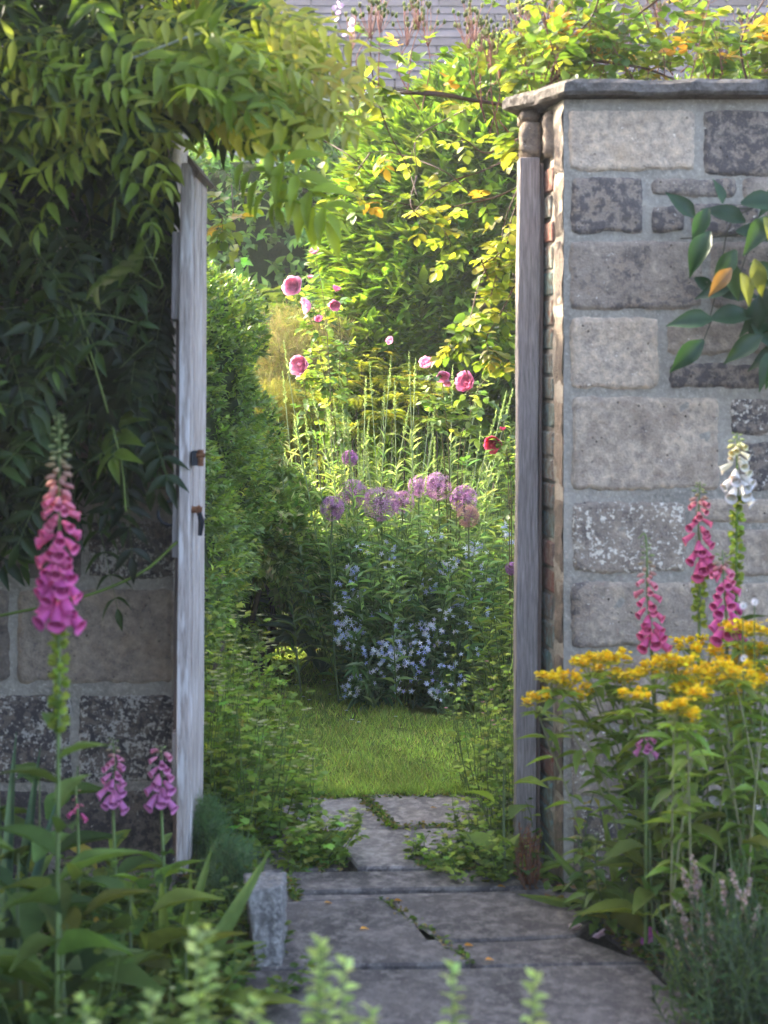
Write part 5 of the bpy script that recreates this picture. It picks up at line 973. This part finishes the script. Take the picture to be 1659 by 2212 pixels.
# fallen petals and leaves
for (x, y, col, lab, r) in [(1388, 2040, (.62, .16, .45), 'fallen magenta foxglove bell on the dark paving', .020), (1427, 2048, (.70, .45, .58), 'paler fallen foxglove bell beside the magenta one', .017), (1230, 2003, (.75, .62, .62), 'pale fallen petal on the flagstones below the jamb', .012), (1285, 2024, (.72, .55, .58), 'small pale pink petal beside the bed edge', .012)]:
    Y = FPX*(CAM_H-.03)/(y-778); b_ = MB(); c = at(x, y, Y); k = 5; b_.inst(T_CUP, c+rng.normal(0, .003, (k, 3)), np.array([1, .2, 0])+rng.normal(0, .25, (k, 3)), upj(k, .6), r*2, r*1.2, pal(k, [col], .12)); tag(b_.build('fallen_petal', 'petal'), lab, 'petal', 'fallen petals')
for (x, y, lab) in [(1048, 2073, 'yellow fallen leaf on the flagstone below the diagonal crack'), (700, 1950, 'small orange fallen leaf by the threshold joint'), (778, 2006, 'brown fallen leaf on the left flagstone'), (850, 1945, 'tiny ochre leaf at the threshold'), (1003, 2042, 'tiny bright yellow leaf speck on the flagstones'), (1075, 1915, 'dull green fallen leaf near the post'), (930, 1745, 'small dark leaf on the far flagstone')]:
    Y = FPX*(CAM_H-.026)/(y-778); b_ = MB(); c = at(x, y, Y); b_.inst(T_OVAL, c[None], np.array([[1, .3, 0.05]]), upj(1, .3), .024, .013, pal(1, [(.40, .22, .03)], .2)); tag(b_.build('fallen_leaf', 'leaf'), lab, 'leaf', 'fallen leaves')
for i, (x, y) in enumerate([(655, 1505), (668, 1512), (700, 1470), (712, 1500), (735, 1512), (748, 1535), (720, 1490), (640, 1480), (620, 1530), (855, 1548), (775, 1560), (760, 1555)]):
    Y = FPX*(CAM_H-.035)/(y-778); c = at(x, y, Y); b_ = MB(); b_.inst(T_ROUND, np.repeat(c[None], 7, 0), np.stack([np.cos(np.arange(7)*.9), np.sin(np.arange(7)*.9), np.full(7, .25)], 1), upj(7, .1), .009, .006, (.8, .8, .75)); b_.tubes(np.array([c-np.array([0, 0, .035]), c]), .001, (.15, .25, .05), 4)
    lawn_d = ['white daisy in the shady left bend of the lawn', 'white daisy in the lawn at the foot of the blue star flowers'][int(i >= 9)]; tag(b_.build('lawn_daisy', 'petal'), lawn_d, 'daisy', 'daisies in the left bend of the lawn' if i < 9 else 'daisies at the foot of the blue flowers')
# litter and creeping greenery in the joints
n = 2300; cr_ = MB(); segs = [((790, 1740), (850, 1800)), ((700, 1806), (742, 1886)), ((830, 1960), (1025, 2100)), ((1300, 2012), (1410, 2096)), ((640, 1810), (700, 1895)), ((620, 1900), (640, 1960)), ((900, 1880), (1090, 1900)), ((860, 1800), (1050, 1798)), ((600, 1735), (1100, 1725))]
pp_ = []
for i in range(n):
    a, b = segs[rng.choice(len(segs), p=np.array([3, 2, 1.6, 1.5, 4, 2, 5, 1.5, 4])/24.6)]; u = rng.random(); x = a[0]+(b[0]-a[0])*u+rng.normal(0, 6); y = a[1]+(b[1]-a[1])*u+rng.normal(0, 4); Y = FPX*CAM_H/(y-778); pp_.append(at(x, y, Y)+np.array([0, 0, .02]))
pp_ = np.array(pp_); cr_.inst(T_ROUND, pp_, rdir(n)*np.array([1, 1, .3])+UP*.3, upj(n, .4), rng.uniform(.008, .02, n), .010, pal(n, [(.08, .14, .03), (.12, .19, .03), (.20, .16, .06), (.05, .09, .02)], .2))
struct(tag(cr_.build('joint_weeds', 'matte'), 'small weeds and litter growing in the paving joints', 'weeds'), 'stuff')
# soil litter and ground cover in the beds
n = 9000; gc = MB(); x = rng.uniform(-1.6, 1.6, n); y = rng.uniform(3.2, 4.95, n); keep = (x < -.30-.02*rng.random(n)) | (x > .42+.1*(4.95-y)+.12*(y < 4.7)); p = np.stack([x, y, np.full(n, .0)], 1)[keep]
x = rng.uniform(-1.3, 1.4, 9000); y = rng.uniform(5.0, 10, 9000); k2 = ((x > .36) & (y < 7)) | (y > 7.6) & (x > 0) | (x < -.42) | (y > 8.6); p = np.vstack([p, np.stack([x, y, np.zeros(9000)], 1)[k2]]); n = len(p); p[:, 2] = rng.uniform(0, .05, n)
gc.inst(T_ROUND, p, rdir(n)*np.array([1, 1, .3])+UP*.3, upj(n, .4), rng.uniform(.015, .04, n), .02, pal(n, [(.05, .09, .02), (.08, .13, .03), (.13, .09, .05), (.03, .06, .02)], .2)); struct(tag(gc.build('ground_cover', 'matte'), 'low leafy ground cover and litter over the soil of the beds', 'ground cover'), 'stuff')

# thin haze over the garden, added to lift its dark shadows
hb = MB(); hb.box((-30, -3, -1.3), (30, 40, 9.5)); hz_m, n_, l_, o_ = newmat('haze_air'); vp = n_.new('ShaderNodeVolumePrincipled'); vp.inputs['Density'].default_value = .0022; vp.inputs['Color'].default_value = (.9, .92, .9, 1); vp.inputs['Anisotropy'].default_value = .2
l_.new(vp.outputs[0], o_.inputs['Volume']); struct(hb.build('haze', hz_m, smooth=False), 'stuff')
S.cycles.volume_bounces = 1
